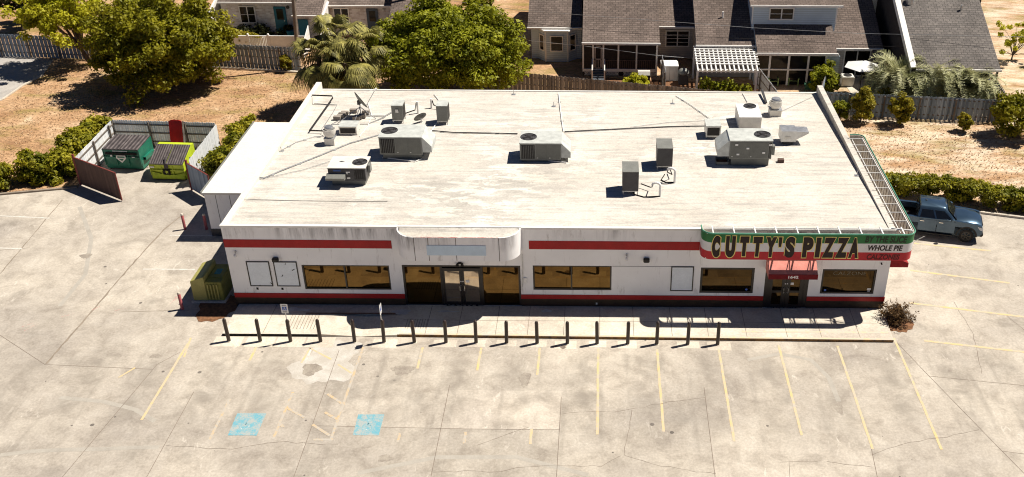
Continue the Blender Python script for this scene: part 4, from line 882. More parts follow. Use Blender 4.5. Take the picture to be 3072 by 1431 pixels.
for (u, vv), lab in (((459, 778), 'faded red steel bollard in front of the yellow-green transformer'), ((466, 577), 'faded red steel bollard on the sunlit edge of the annex shadow'), ((520, 577), 'faded red steel bollard standing in shade at the annex corner')):
    q = g(u, vv); T = thing('bollard', lab, 'bollard', q, 'red bollards left of the shop'); b = MB(); b.lathe([(.075, 0), (.075, .95), (.05, .99), (.005, 1.0)], q, 14); b.build('post', M['bollard_red'], T, smooth=True)
    b = MB(); b.lathe([(.077, .9), (.077, .951), (.051, .994), (.006, 1.005)], q, 14); b.build('cap', M['pad'], T, smooth=True)
def acc_sign(x, rot, label):
    T = thing('accessible_parking_sign', label, 'sign', (x, -2.93, 0), 'parking signs on the bollards'); y = -2.93
    b = MB(); b.cyl((x, y, 1.276), (x, y, 2.1), .025); b.build('pole', M['galv'], T)
    c, s = math.cos(rot), math.sin(rot)
    def L(px, pz, off): return (x + px * c + off * s, y + px * s - off * c, pz)
    b = MB(); b.ext([L(-.16, 1.62, .03), L(.16, 1.62, .03), L(.16, 2.12, .03), L(-.16, 2.12, .03)], (-.004 * s, .004 * c, 0)); pl = b.build('plate', M['white'], T)
    b = MB(); b.face(L(-.1, 1.78, .0325), L(.1, 1.78, .0325), L(.1, 1.98, .0325), L(-.1, 1.98, .0325)); b.build('symbol_ground', plain('sign_blue', (.03, .11, .42), .4), pl)
    b = MB(); b.face(*[L(.0 + .02*math.cos(t), 1.955 + .02*math.sin(t), .034) for t in np.linspace(0, 2*math.pi, 10, endpoint=False)])
    for a, e in (((0, 1.935), (-.005, 1.88)), ((-.005, 1.88), (.04, 1.875)), ((.04, 1.875), (.06, 1.83)), ((-.005, 1.91), (.035, 1.91))):
        d = Vector((e[0]-a[0], e[1]-a[1])); nn = Vector((-d.y, d.x)).normalized() * .008; b.face(L(a[0]+nn.x, a[1]+nn.y, .0345), L(e[0]+nn.x, e[1]+nn.y, .0345), L(e[0]-nn.x, e[1]-nn.y, .0345), L(a[0]-nn.x, a[1]-nn.y, .0345))
    ts = np.linspace(2.2, 6.0, 12)
    for t0, t1 in zip(ts[:-1], ts[1:]): b.face(*[L(-.005 + rr*math.cos(t), 1.85 + rr*math.sin(t), .0355) for rr, t in ((.05, t0), (.05, t1), (.037, t1), (.037, t0))])
    b.build('wheelchair_symbol', M['white'], pl)
    b = MB()
    for z in (1.68, 1.71, 2.03, 2.06): b.face(L(-.1, z, .0325), L(.1, z, .0325), L(.1, z + .014, .0325), L(-.1, z + .014, .0325))
    b.build('lettering', M['black'], pl)
acc_sign(3.42, .0, 'white sign with a blue wheelchair symbol on the third bollard')
acc_sign(7.77, 1.52, 'parking sign turned edge-on above the sixth bollard, seen as a thin white post')

TR = thing('transformer_cabinet', 'yellow-green steel transformer cabinet on a pad at the left front corner of the shop', 'transformer', (-1.5, 1.1, 0))
M['tr'] = plain('olive_paint', (.22, .21, .045), .5, var=.2); M['tr2'] = plain('olive_lid_paint', (.4, .36, .11), .45, var=.15)
b = MB(); b.box(-2.3, -.62, .2, 2.15, .0, .1); b.build('pad', M['pad'], TR)
b = MB(); b.box(-1.5, -.7, .32, 2.02, .1, 1.16); b.build('tank', M['tr'], TR, bevel=.02)
b = MB(); b.ext([(-2.2, .3, .1), (-1.505, .3, .1), (-1.505, .3, 1.42), (-1.62, .3, 1.42), (-2.2, .3, 1.2)], (0, 1.75, 0)); b.build('cabinet', M['tr2'], TR, bevel=.015)
b = MB(); b.box(-1.42, -.74, .7, 1.9, 1.161, 1.2); b.build('lid', M['tr'], TR, bevel=.01)
b = MB(); b.box(-1.25, -.95, 1.0, 1.5, 1.201, 1.206); b.build('sticker', plain('blue_label', (.05, .2, .22), .5), TR)
b = MB()
for x in (-1.4, -1.25, -1.1, -.95): b.box(x, x + .05, .25, .318, .2, 1.05)
b.build('cooling_fin', M['tr2'], TR)

# ================================================================== dumpsters in their enclosure
M['d_green'] = plain('dumpster_green', (.012, .15, .095), .45, var=.3, scale=2, spec=.45); M['d_lime'] = plain('dumpster_lime', (.5, .6, .03), .45, var=.18, scale=2, spec=.45)
M['rust'] = worn_paint('scuffed_lime', (.42, .55, .03), (.1, .07, .03), .42, .1, 2.5)
def dumpster(label, x0, y0, wd, dp, hf, hb, mat, flat, rot):
    T = thing('dumpster', label, 'dumpster', (0, 0, 0)); side = [(0, .12, .1), (0, 0, hf)] + ([] if flat else [(0, dp * .8, hb)]) + [(0, dp, hb), (0, dp, .25), (0, dp - .15, .1)]
    b = MB(); b.ext(side, (wd, 0, 0)); b.build('body', M[mat], T)
    b = MB()
    for k in (.0, .33, .66, .985): b.box(wd * k + .0, wd * k + .03, -.012 + (.05 if 0 else 0), .05, .35, hf - .05)
    b.box(0, wd, -.03, .03, hf * .62, hf * .62 + .06); b.box(0, wd, -.035, .04, hf - .07, hf)
    b.build('stiffener', M[mat], T)
    nl = 2; yl = dp * (.62 if flat else .8)
    for k in range(nl):
        a, c = wd * k / nl + .015, wd * (k + 1) / nl - .015
        b = MB(); b.ext([(a, -.06, hf + .005), (a, -.06, hf + .035), (a, yl, hb + .04), (a, yl, hb + .01)] if not flat else [(a, -.06, hf + .005), (a, -.06, hf + .04), (a, dp + .0, hb + .045), (a, dp + .0, hb + .01)], (c - a, 0, 0)); ld = b.build('lid', M['lid'], T)
        b = MB(); ye = dp if flat else yl
        lm = M['lid_rib']
        for q in np.linspace(a + .07, c - .07, 7 if not flat else 5): b.bar((q, -.03, hf + .05), (q, ye - .05, hb + .052), .06 if not flat else .09, .03)
        b.build('rib', lm, ld)
    for sx in (-1, 1):
        b = MB(); x = wd + .005 if sx > 0 else -.005; xe = x + sx * .17
        b.box(min(x, xe), max(x, xe), dp * .2, dp * .85, hf * .42, hf * .42 + .05); b.box(min(x, xe), max(x, xe), dp * .2, dp * .85, hf * .42 + .16, hf * .42 + .21); b.box(min(xe, xe - sx*.04), max(xe, xe - sx*.04), dp * .2, dp * .85, hf * .42 + .05, hf * .42 + .16); b.build('fork_pocket', M[mat], T)
    for q in (.1, wd - .2):
        for y in (.2, dp - .25): b = MB(); b.box(q, q + .1, y, y + .1, 0, .1); b.build('foot', M['black'], T)
    T.location = (x0, y0, 0); T.rotation_euler = (0, 0, rot); return T
d1 = dumpster('dark green dumpster with a flat ribbed lid and a white emblem, left in the enclosure', -12.75, 14.83, 2.3, 1.75, 1.42, 1.58, 'd_green', True, -.06)
def on(T, name, polys, mat, off=(0, -.006, 0)):
    b = MB()
    for p in polys: b.ext(p, off)
    return b.build(name, mat, T)
on(d1, 'opening', [[(.15, -.032, 1.08), (2.15, -.032, 1.08), (2.15, -.032, 1.24), (.15, -.032, 1.24)]], M['dark'])
on(d1, 'emblem', [[(.82, -.037, 1.05), (1.4, -.037, 1.05), (1.42, -.037, .85), (1.11, -.037, .55), (.8, -.037, .85)]], M['white'])
on(d1, 'emblem', [[(.88, -.045, .98), (1.34, -.045, .98), (1.34, -.045, .9), (.88, -.045, .9)], [(.95, -.045, .82), (1.27, -.045, .82), (1.13, -.045, .68)]], M['d_green'])
on(d1, 'sticker', [[(.45, -.035, .95), (.58, -.035, .95), (.58, -.035, 1.06), (.45, -.035, 1.06)], [(1.8, -.035, .92), (1.98, -.035, .92), (1.98, -.035, .98), (1.8, -.035, .98)]], M['white'])
b = MB(); b.tube([(.7, -.03, 1.36), (.7, -.1, 1.36), (1.6, -.1, 1.36), (1.6, -.03, 1.36)], .025); b.build('lift_bar', M['galv'], d1)
d2_ = dumpster('lime green dumpster with sloping ribbed lids and a black label, right in the enclosure', -9.42, 13.5, 2.12, 1.8, 1.08, 1.72, 'd_lime', False, -.05)
on(d2_, 'label', [[(.8, -.037, .42), (1.25, -.037, .42), (1.25, -.037, .78), (.8, -.037, .78)]], M['dark'])
on(d2_, 'label_mark', [[(1.025 + .13*math.cos(t)*(1 if k % 2 else .5), -.045, .6 + .13*math.sin(t)*(1 if k % 2 else .5)) for k, t in enumerate(np.linspace(0, 2*math.pi, 10, endpoint=False))]], M['d_lime'])
on(d2_, 'scuff', [[(.05, -.008, .12), (2.07, -.008, .12), (2.07, -.003, .55), (1.5, -.003, .4), (.9, -.003, .38), (.05, -.003, .6)]], M['rust'], (0, -.003, 0))
on(d2_, 'sticker', [[(.06, -.037, .85), (.3, -.037, .85), (.3, -.037, .95), (.06, -.037, .95)]], M['white'])
b = MB(); b.box(.95, 1.2, -.09, -.062, .85, 1.15); b.tube([(1.08, -.1, 1.15), (1.0, .15, 1.33), (.92, .3, 1.4)], .05, 6); b.build('latch', M['lid'], d2_)

M['fence'] = boards('fence_grey_timber', (.13, .165, .205), (.33, .385, .44)); M['fence_d'] = boards('fence_dark_timber', (.11, .092, .08), (.29, .255, .225))
M['fence_w'] = boards('fence_pale_timber', (.6, .62, .64), (.8, .8, .79)); M['rail'] = plain('fence_rail', (.18, .15, .125), .9, var=.35)
M['gate'] = boards('gate_brown', (.075, .04, .03), (.11, .06, .045)); M['gate_trim'] = plain('gate_red_trim', (.22, .05, .04), .7)
def fence(name, label, p0, p1, h, mat, inside=1, bw=.135, gap=.012, grp=None, alt=False, post=2.4, cat='fence', rails=(.35, .95, 1.5), h1=None, tops=True):
    p0, p1 = np.array(p0, float), np.array(p1, float); L = np.linalg.norm(p1 - p0); d = (p1 - p0) / L; nrm = np.array([-d[1], d[0]]) * inside
    T = thing(name, label, cat, (*((p0 + p1) / 2), 0), grp); b = MB(); k = int(L / (bw + gap)); h1 = h if h1 is None else h1
    for i in range(k):
        s = i * (bw + gap) + .006; hh = h + (h1 - h) * i / max(1, k) + rng.uniform(-.02, .02); off = (.055 if (alt and i % 2) else -.001) + rng.uniform(-.004, .004)
        o = p0 + d * s - nrm * off; e = o + d * bw; tt = -nrm * .018 if not (alt and i % 2) else -nrm * .018; ch = .035 if tops else 0
        prof = [(*o, 0), (*e, 0), (*e, hh - ch), (*(e - d * ch), hh), (*(o + d * ch), hh), (*o, hh - ch)]
        b.ext(prof, (*tt, 0))
    b.build('boards', M[mat], T)
    for z in rails:
        if z > h: continue
        c = MB(); o = nrm * (.022 if not alt else -.036); c.bar((*(p0 + o), z), (*(p1 + o), z * h1 / h), .035, .085); c.build('rail', M['rail'], T)
    for s in np.arange(0, L + .01, post):
        q = p0 + d * s + nrm * (.09 if not alt else -.036 if 0 else .09); c = MB(); c.box(q[0] - .045, q[0] + .045, q[1] - .045, q[1] + .045, 0, h * (.97) + (h1 - h) * s / L); c.build('post', M['rail'], T)
    return T
EG = 'panels of the dumpster enclosure'
fence('enclosure_fence', 'back wall of the dumpster enclosure, weathered boards in blue shade', (-13.62, 18.5), (-6.75, 18.1), 1.78, 'fence_w', -1, grp=EG)
fence('enclosure_fence', 'left wall of the dumpster enclosure, sunlit whitish boards', (-13.4, 12.9), (-13.62, 18.4), 1.78, 'fence_w', -1, grp=EG)
fence('enclosure_fence', 'right wall of the dumpster enclosure beside the shrubs', (-6.75, 18.0), (-6.6, 12.6), 1.75, 'fence_w', -1, grp=EG)
def gate(label, p0, p1, h, mat):
    p0, p1 = np.array(p0), np.array(p1); d = (p1 - p0) / np.linalg.norm(p1 - p0); T = thing('enclosure_gate', label, 'gate', (*p0, 0), 'gates of the dumpster enclosure')
    b = MB(); b.bar((*p0, .1 + h/2), (*p1, .1 + h/2), .035, h); b.build('panel', M[mat], T)
    b = MB(); b.bar((*p0, h + .12), (*p1, h + .12), .06, .04); b.bar((*p1, .08), (*p1, h + .14), .05, .05, up=(1, 0, 0)); b.bar((*p0, .05), (*p0, h + .3), .11, .11, up=(1, 0, 0)); b.build('frame', M['gate_trim'], T)
    b = MB(); nn = np.array([-d[1], d[0]]) * .03
    for z in (.4, .95, 1.5): b.bar((*(p0 + nn), z), (*(p1 + nn), z), .03, .07)
    b.build('brace', M['rail'], T)
    b = MB(); b.cyl((*(p1 - d * .06), .0), (*(p1 - d * .06), 1.0), .014); b.build('drop_rod', M['galv'], T)
gate('left enclosure gate swung open, dark brown boards with a red edge', (-13.43, 12.75), (-10.1, 10.72), 1.75, 'gate')
q = g(522, 441, 1.8); gate('right enclosure gate swung open beside the annex, grey inside with a red edge', (-6.55, 12.2), (q[0], q[1]), 1.7, 'fence')
q0 = g(430, 357); T = thing('red_board', 'red painted board with a bowed top leaning upright on the enclosure back wall', 'board', (-9.3, 17.6, 0))
b = MB(); b.ext([(-9.75, 17.5, .02), (-8.95, 17.45, .02), (-8.93, 17.95, 1.95), (-9.1, 17.97, 2.0), (-9.6, 18.0, 2.0), (-9.75, 17.98, 1.93)], (.02, .05, 0)); b.build('panel', plain('red_board_paint', (.42, .01, .008), .5), T)
b = MB(); b.ext([(-8.9, 17.45, .02), (-8.86, 17.5, .02), (-8.84, 17.98, 1.93), (-8.88, 17.95, 1.93)], (.02, .08, 0)); b.build('edge', M['rail'], T)

# ================================================================== plants
M['oak'] = leaf('oak_leaves', (.15, .15, .007), (.36, .325, .016), .38); M['oak2'] = leaf('oak_leaves_green', (.15, .165, .008), (.38, .385, .022), .38); M['light'] = leaf('light_leaves', (.36, .35, .012), (.62, .58, .04), .45)
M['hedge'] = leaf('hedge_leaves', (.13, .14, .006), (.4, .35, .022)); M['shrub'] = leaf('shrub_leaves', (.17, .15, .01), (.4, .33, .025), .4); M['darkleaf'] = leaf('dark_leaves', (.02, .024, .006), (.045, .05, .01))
M['palm'] = leaf('palm_fronds', (.035, .038, .006), (.42, .37, .1), .2); M['pindo'] = leaf('silver_fronds', (.2, .21, .08), (.6, .58, .33), .25); M['dry'] = leaf('dry_leaves', (.16, .085, .03), (.33, .2, .08)); M['straw'] = leaf('straw', (.32, .18, .09), (.56, .39, .23), .2)
M['bark'] = plain('bark', (.09, .065, .045), .95, var=.4, scale=5)
def clumps(c, r, n, cr=(.18, .3), low=-.55, rough=.16):
    c, r = np.array(c, float), np.array(r, float); d = unit(rng.normal(size=(n * 3, 3))); d = d[d[:, 2] > low][:n]; n = len(d)
    k = rng.uniform(.35, 1, n) ** .45 * (1 + rng.normal(size=n) * rough)
    return c + d * r * k[:, None] * .86, rng.uniform(*cr, n) * r.mean()
def foliage(C, Rr, per, size, up=.55):
    n = len(C) * per; i = np.repeat(np.arange(len(C)), per); d = unit(rng.normal(size=(n, 3))); k = rng.uniform(0, 1, n) ** .45
    P = C[i] + d * (Rr[i] * k)[:, None] * np.array([1, 1, .75]); nn = unit(d * .7 + np.array([0, 0, up]) + rng.normal(size=(n, 3)) * .55)
    return leaf_quads(P, nn, size)
def tree(name, label, cat, base, c, r, n, per, size, mat, grp=None, trunk=.22, limbs=7, low=-.55, cr=(.16, .27), rough=.16, bark='bark'):
    T = thing(name, label, cat, base, grp); base = np.array(base, float); c = np.array(c, float); r_ = np.array(r, float)
    C, Rr = clumps(c, r, n, cr, low, rough)
    b = MB(); fork = base + (c - base) * .35 + np.array([0, 0, -.2]); b.tube([base, base + (fork - base) * .5 + rng.normal(size=3) * .06, fork], [trunk * 1.25, trunk, trunk * .8], 9)
    for i in rng.choice(len(C), min(limbs, len(C)), replace=False):
        m = (fork + C[i]) / 2 + np.array([0, 0, .25]) + rng.normal(size=3) * .15; b.tube([fork, m, C[i]], [trunk * .55, trunk * .3, trunk * .08], 6)
    b.build('trunk', M[bark], T); leafmesh('crown', foliage(C, Rr, per, size), M[mat], T); return T
q = g(440, 208); tree('oak_tree', 'big dense olive-green oak on the dry lawn behind the dumpster enclosure', 'tree', (q[0], q[1], 0), (q[0] - .1, q[1] - .6, 3.3), (5.2, 4.6, 3.6), 330, 170, .17, 'oak', 'large oaks', low=-.75, cr=(.13, .22))
b0 = (14.5, 0)
q = g(1128, 118, 3.6); tree('oak_tree', 'big round green oak directly behind the shop roof', 'tree', (q[0], q[1], 0), (q[0], q[1], 3.5), (5.9, 4.3, 3.5), 360, 170, .17, 'oak2', 'large oaks', low=-.75, cr=(.12, .21))
q = g(232, 163); tree('light_tree', 'airy yellow-green tree with a visible leaning trunk by the grey fence', 'tree', (q[0], q[1], 0), (q[0] - 1.3, q[1] - .2, 4.0), (3.3, 2.8, 2.8), 120, 120, .15, 'light', trunk=.17, limbs=20, low=-.5, cr=(.13, .24), rough=.22)
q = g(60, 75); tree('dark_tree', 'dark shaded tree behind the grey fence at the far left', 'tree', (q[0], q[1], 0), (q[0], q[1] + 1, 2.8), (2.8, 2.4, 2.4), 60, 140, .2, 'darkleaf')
q = g(1205, 45); tree('round_shrub', 'bright green shrub on the bare ground between the two rows of houses', 'shrub', (q[0], q[1], 0), (q[0], q[1], .9), (1.6, 1.3, 1.1), 40, 110, .15, 'oak2', trunk=.06, low=-.3)

def hedge(label, pts, h, wd, mat, per=420, dens=2.2, size=.12, grp=None, box=False, name='hedge'):
    T = thing(name, label, 'hedge', (pts[0][0], pts[0][1], 0), grp); C, Rr = [], []
    for p, q_ in zip(pts[:-1], pts[1:]):
        p, q_ = np.array(p), np.array(q_); L = np.linalg.norm(q_ - p)
        for i in range(int(L * dens * (3.4 if not box else 3.) * h * wd) + 1):
            s = rng.uniform(0, 1); d = (q_ - p) / L; nn = np.array([-d[1], d[0]])
            a = p + (q_ - p) * s + nn * rng.uniform(-.5, .5) * wd * .75; hz = h * (1 + .12 * math.sin(s * L * 1.3 + p[0])); C.append((a[0], a[1], hz * (rng.uniform(.1, .82) if not box else rng.choice([rng.uniform(.15, .8), .78])))); Rr.append(rng.uniform(.34, .56) if not box else rng.uniform(.3, .42))
    leafmesh('foliage', foliage(np.array(C), np.array(Rr), per, size), M[mat], T); return T
HG = 'hedges round the lot'
hedge('bushy untrimmed hedge left of the dumpster enclosure, running back from the kerb', [(-17.0, 13.1), (-15.0, 13.6), (-14.9, 19.3)], 2.0, 1.9, 'hedge', 150, 1.6, .15, HG)
hedge('low bushy hedge at the left edge of the lot', [(-22.0, 12.4), (-17.6, 12.6)], 1.5, 1.6, 'hedge', 150, 1.7, .15, HG)
hedge('leafy shrubs squeezed between the enclosure and the white annex', [(-5.6, 13.6), (-5.5, 16.5), (-5.6, 20.4)], 1.6, 1.5, 'hedge', 150, 1.7, .14, HG)
hedge('clipped boxy hedge along the kerb behind the grey pickup', [(33.2, 12.9), (38.4, 11.6), (42.4, 10.5), (47, 9.2)], 1.35, 1.5, 'hedge', 110, 3.4, .13, HG, True)

def fan_palm(label, base, crown, n, L, grp):
    T = thing('fan_palm', label, 'palm', base, grp); base, crown = np.array(base, float), np.array(crown, float)
    b = MB(); b.tube([base, (base + crown) / 2 + .05, crown], [.24, .2, .17], 10); b.build('trunk', M['bark'], T)
    Q = []; pb = MB()
    for i in range(n):
        az = rng.uniform(0, 2*math.pi); el = math.radians(rng.uniform(-62, 72)); l = L * rng.uniform(.75, 1.1)
        d = np.array([math.cos(az)*math.cos(el), math.sin(az)*math.cos(el), math.sin(el)]); tip = crown + d * l * .55 + np.array([0, 0, -.10 * l]); pb.tube([crown, crown + d * l * .3, tip], [.025, .02, .012], 4)
        d2 = unit(d + np.array([0, 0, -.35])); side = unit(np.cross(d2, [0, 0, 1])); nr = np.cross(side, d2)
        for a in np.linspace(-1.35, 1.35, 19):
            u = d2 * math.cos(a) + side * math.sin(a); ll = l * .62 * (1 - .22 * abs(a)) * rng.uniform(.9, 1.1); wv = unit(np.cross(u, nr)) * .058
            m = tip + u * ll * .6 - nr * abs(math.sin(a)) * .08; e = tip + u * ll + np.array([0, 0, -.34 * ll - .1])
            Q += [[tip - wv * .4, m - wv, m + wv, tip + wv * .4], [m - wv, e - wv * .15, e + wv * .15, m + wv]]
    pb.build('petioles', M['palm'], T); leafmesh('fronds', np.array(Q), M['palm'], T); return T
PG = 'fan palms behind the shop'
for u, v_, z, n, lab in ((842, 88, 5.2, 44, 'tallest fan palm, rising beside the utility pole'), (800, 140, 4.0, 34, 'fan palm closest to the utility pole, left in its clump'), (868, 158, 3.9, 44, 'low drooping fan palm just behind the roof edge'), (925, 118, 4.4, 34, 'fan palm half merged with the green oak')):
    q = g(u, v_, z); fan_palm(lab, (q[0], q[1], 0), q, n, 2.05, PG)
def feather_palm(label, base, h, n, L, grp, spread=(5, 80)):
    T = thing('feather_palm', label, 'palm', base, grp); base = np.array(base, float); crown = base + np.array([0, 0, h]); b = MB(); b.tube([base, crown], [.26, .22], 10); b.build('trunk', M['bark'], T); Q = []; pb = MB()
    for i in range(n):
        az = rng.uniform(0, 2*math.pi); el = math.radians(rng.uniform(*spread)); l = L * rng.uniform(.8, 1.1); hd = np.array([math.cos(az), math.sin(az), 0]); P = []
        for s in np.linspace(0, 1, 15):
            a = el - s * s * 1.9; P.append((P[-1] if P else crown) + (hd * math.cos(a) + np.array([0, 0, math.sin(a)])) * l / 14 if P else crown.copy())
        pb.tube(P, np.linspace(.03, .008, 15), 4); sd = np.cross(hd, [0, 0, 1])
        for k in range(2, 15):
            for s2 in (.0, .5):
                p = P[k] - (P[k] - P[k-1]) * s2; t = unit(P[k] - P[k-1]); ll = .62 * math.sin(math.pi * (k / 15) ** .7) + .12
                for sg in (-1, 1):
                    u = unit(sd * sg * .8 + t * .75 + np.array([0, 0, .45]) + rng.normal(size=3) * .08); wv = t * .045; e = p + u * ll + np.array([0, 0, -.06]); Q.append([p - wv, p + wv, e + wv * .3, e - wv * .3])
    pb.build('ribs', M['pindo'], T); leafmesh('fronds', np.array(Q), M['pindo'], T)
FG = 'silvery feather palms behind the right fence'
for u, v_, h, n, L, lab in ((2245, 258, 1.5, 74, 3.0, 'silvery feather palm, left of the three behind the right fence'), (2335, 256, 1.5, 78, 3.1, 'silvery feather palm, middle of the three behind the right fence'), (2425, 260, 1.2, 70, 2.9, 'silvery feather palm, right of the three behind the right fence')):
    q = g(u, v_); feather_palm(lab, (q[0], q[1], 0), h, n, L, FG, (-5, 82))
SG = 'shrubs along the right fence'
for u, v_, rx, h, lab, mt in ((2165, 306, .75, 2.6, 'tall slim yellow-green shrub, second along the right fence', 'shrub'), (2263, 312, .78, 2.2, 'slim yellow-green shrub at the middle of the right fence', 'shrub'), (2423, 330, .5, 1.35, 'small yellow-green shrub standing free before the right fence', 'shrub'), (2112, 303, .65, 1.5, 'small bright green shrub at the roof corner by the right fence', 'oak2'), (2548, 345, 1.8, 3.0, 'large green shrub at the right edge in front of the fence', 'oak'), (2070, 232, 1.25, 2.1, 'round dense green bush behind the roof corner', 'oak2'), (1600, 240, .9, 1.6, 'small feathery bright green shrub in front of the middle fence', 'light'), (2225, 275, .8, 1.8, 'yellowish shrub behind the right fence under the palms', 'shrub'), (724, 178, .5, 1.3, 'pale flowering shrub at the foot of the utility pole', 'shrub')):
    q = g(u, v_); tree('shrub', lab, 'shrub', (q[0], q[1], 0), (q[0], q[1], h * .52), (rx, rx, h * .52), int(26 + 30 * rx), 85, .11 if rx < 1 else .14, mt, SG, .05, 5, -.95, (.22, .36), .14)
q = g(2545, 150); T = tree('sapling', 'thin sprawling sapling with long bare stems at the far right', 'shrub', (q[0], q[1], 0), (q[0], q[1], 1.6), (2.0, 1.6, 1.6), 26, 60, .13, 'light', None, .06, 22, -.4, (.1, .2), .3)
# nearly dead shrub by the right front corner
q = np.array([32.12, -.85, 0]); T = thing('dead_shrub', 'twiggy half dead brown shrub on a mulch bed at the right front corner', 'shrub', q)
b = MB(); tips = []
for i in range(75):
    az = rng.uniform(0, 2*math.pi); el = rng.uniform(.3, 1.5); l = rng.uniform(.5, .85); d = np.array([math.cos(az)*math.cos(el), math.sin(az)*math.cos(el), math.sin(el)]); m = q + d * l * .55; e = q + d * l + rng.normal(size=3) * .12
    b.tube([q + rng.normal(size=3) * np.array([.05, .05, 0]), m, e], [.022, .014, .005], 4); tips.append(e)
    for k in range(3): e2 = m + (e - m) * rng.uniform(.2, 1) + rng.normal(size=3) * .16; b.tube([m, e2], [.009, .004], 3); tips.append(e2)
b.build('twigs', plain('twig', (.11, .07, .042), .9), T)
tips = np.array(tips); Pq = np.repeat(tips, 7, 0) + rng.normal(size=(len(tips)*7, 3)) * .05; leafmesh('leaves', leaf_quads(Pq, unit(rng.normal(size=Pq.shape) + [0, 0, .5]), .06), leaf('dying_leaves', (.09, .05, .022), (.26, .155, .065)), T)

# dry thatch over the lawns
n = 52000
A = np.concatenate([np.stack([rng.uniform(-34, -3.5, n // 2), rng.uniform(11, 36, n // 2)], 1), np.stack([rng.uniform(31.8, 56, n // 2), rng.uniform(10.5, 24, n // 2)], 1)])
def inlot(A):
    inside = np.zeros(len(A), bool); pl = LOT
    for (x0, y0), (x1, y1) in zip(pl, pl[1:] + pl[:1]):
        c = ((y0 > A[:, 1]) != (y1 > A[:, 1])) & (A[:, 0] < (x1 - x0) * (A[:, 1] - y0) / (y1 - y0 + 1e-12) + x0); inside ^= c
    return inside
A = A[~inlot(A)]; A = A[~((A[:, 0] < -24.4) & (A[:, 1] > 22.5))]; A = A[~((A[:, 0] > -3.8) & (A[:, 0] < 31.9) & (A[:, 1] < 18.5))]
Pz = np.concatenate([A, rng.uniform(.0, .05, (len(A), 1))], 1); kp = rng.uniform(size=len(A)) < np.where(A[:, 0] < 20, .7, .35); A, Pz = A[kp], Pz[kp]; nn = unit(rng.normal(size=(len(A), 3)) * .35 + [0, 0, 1])
tag(leafmesh('dry_grass', leaf_quads(Pz, nn, .075) , M['straw']), 'scattered straw coloured dry grass over the lawns', 'grass', kind='stuff')

# ================================================================== fences along the back
FGR = 'grey timber fences along the back boundary'
fence('timber_fence', 'grey timber fence at the far left, behind the driveway and the airy tree', (-44, 36.2), (-14.0, 33.6), 1.8, 'fence', -1, grp=FGR, alt=True, bw=.16, gap=.0)
fence('timber_fence', 'blue-grey timber fence left of the utility pole', (-13.9, 33.3), (-5.2, 32.1), 1.85, 'fence', -1, grp=FGR, alt=True, bw=.16, gap=.0)
fence('timber_fence', 'weathered brown timber fence behind the shop, below the porch and pergola', (7.2, 28.4), (31.2, 22.9), 1.8, 'fence_d', -1, grp=FGR, alt=True, bw=.16, gap=.0)
fence('timber_fence', 'long grey timber fence behind the shrubs on the right', (32.6, 24.35), (45.6, 23.0), 1.68, 'fence', -1, grp=FGR, alt=True, bw=.16, gap=.0)
fence('timber_fence', 'timber fence running back along the right of the last house', (45.7, 23.0), (46.5, 31.5), 1.65, 'fence', 1, grp=FGR, alt=True, bw=.16, gap=.0)
fence('timber_fence', 'short timber fence running back between patio and sunroom garden', (33.0, 24.5), (35.4, 32.0), 1.5, 'fence', 1, grp=FGR, bw=.15, gap=.03)
fence('lattice_fence', 'narrow pale slatted divider left of the white cabinet', (22.45, 27.2), (22.35, 30.9), 2.0, 'fence_w', 1, bw=.12, gap=.06)
fence('lattice_fence', 'pale divider running back from the pergola corner to the sunroom', (30.2, 23.7), (29.4, 29.4), 1.6, 'fence_w', 1, bw=.12, gap=.05)
b = MB(); b.bar((-13.9, 32.9, .05), (-5.3, 31.75, .05), .2, .12); tag(b.build('kerb', M['pad']), kind='structure')
T = thing('white_fence', 'white vinyl fence with post caps before the brick house', 'fence', (-9.5, 37.3, 0))
b = MB(); b.box(-13.6, -10.8, 37.3, 37.34, .05, .95); b.box(-9.2, -5.9, 37.3, 37.34, .05, .95); b.build('panel', M['white'], T)
b = MB()
for k in range(12): x = -10.7 + k * .125; b.box(x, x + .1, 37.3, 37.33, .05, .95 - .12 * math.sin(k / 11 * math.pi))
b.build('gate', M['white'], T)
for x in (-13.6, -10.85, -9.2, -5.95): b = MB(); b.box(x, x + .13, 37.25, 37.38, 0, 1.12); b.lathe([(.1, 1.12), (.06, 1.2), (.01, 1.22)], (x + .065, 37.315, 0), 8); b.build('post', M['white'], T)
b = MB(); b.box(-13.5, -5.95, 37.27, 37.37, .95, 1.02); b.build('top_rail', M['white'], T)
b = MB(); b.ext([(-5.82, 37.32, 0), (-5.82, 34.9, 0), (-5.82, 34.9, 1.1), (-5.82, 36, 1.35), (-5.82, 37.32, 1.9)], (.06, 0, 0)); b.build('side_panel', M['white'], T)
T = thing('white_railing', 'white picket railing half hidden behind the fan palms', 'railing', (-1, 36, 0)); b = MB()
for x in np.arange(-4.6, 1.9, .14): b.box(x, x + .05, 36.6, 36.63, .1, .95)
b.build('pickets', M['white'], T); b = MB(); b.box(-4.7, 2.0, 36.58, 36.65, .95, 1.02); b.box(-4.7, 2.0, 36.58, 36.65, .06, .1); b.build('rail', M['white'], T)
for x in (-4.75, -1.5, 1.95): b = MB(); b.box(x, x + .11, 36.56, 36.68, 0, 1.15); b.build('post', M['white'], T)
hedge('yellow-green ground shrub inside the white fence', [(-13.0, 38.2), (-10.2, 38.0)], .9, 1.3, 'shrub', 90, 3, .13, None, False, 'garden_shrub')
hedge('dark ivy and bushes along the brick wall', [(-13.0, 40.5), (-7.8, 40.5)], .8, .6, 'darkleaf', 90, 3, .13, None, False, 'garden_shrub')
b = MB(); b.face((-10.6, 37.6, 0), (-6.0, 37.6, 0), (-6.0, 40.6, 0), (-10.6, 40.6, 0)); tag(b.build('patio', M['pad']), kind='structure')
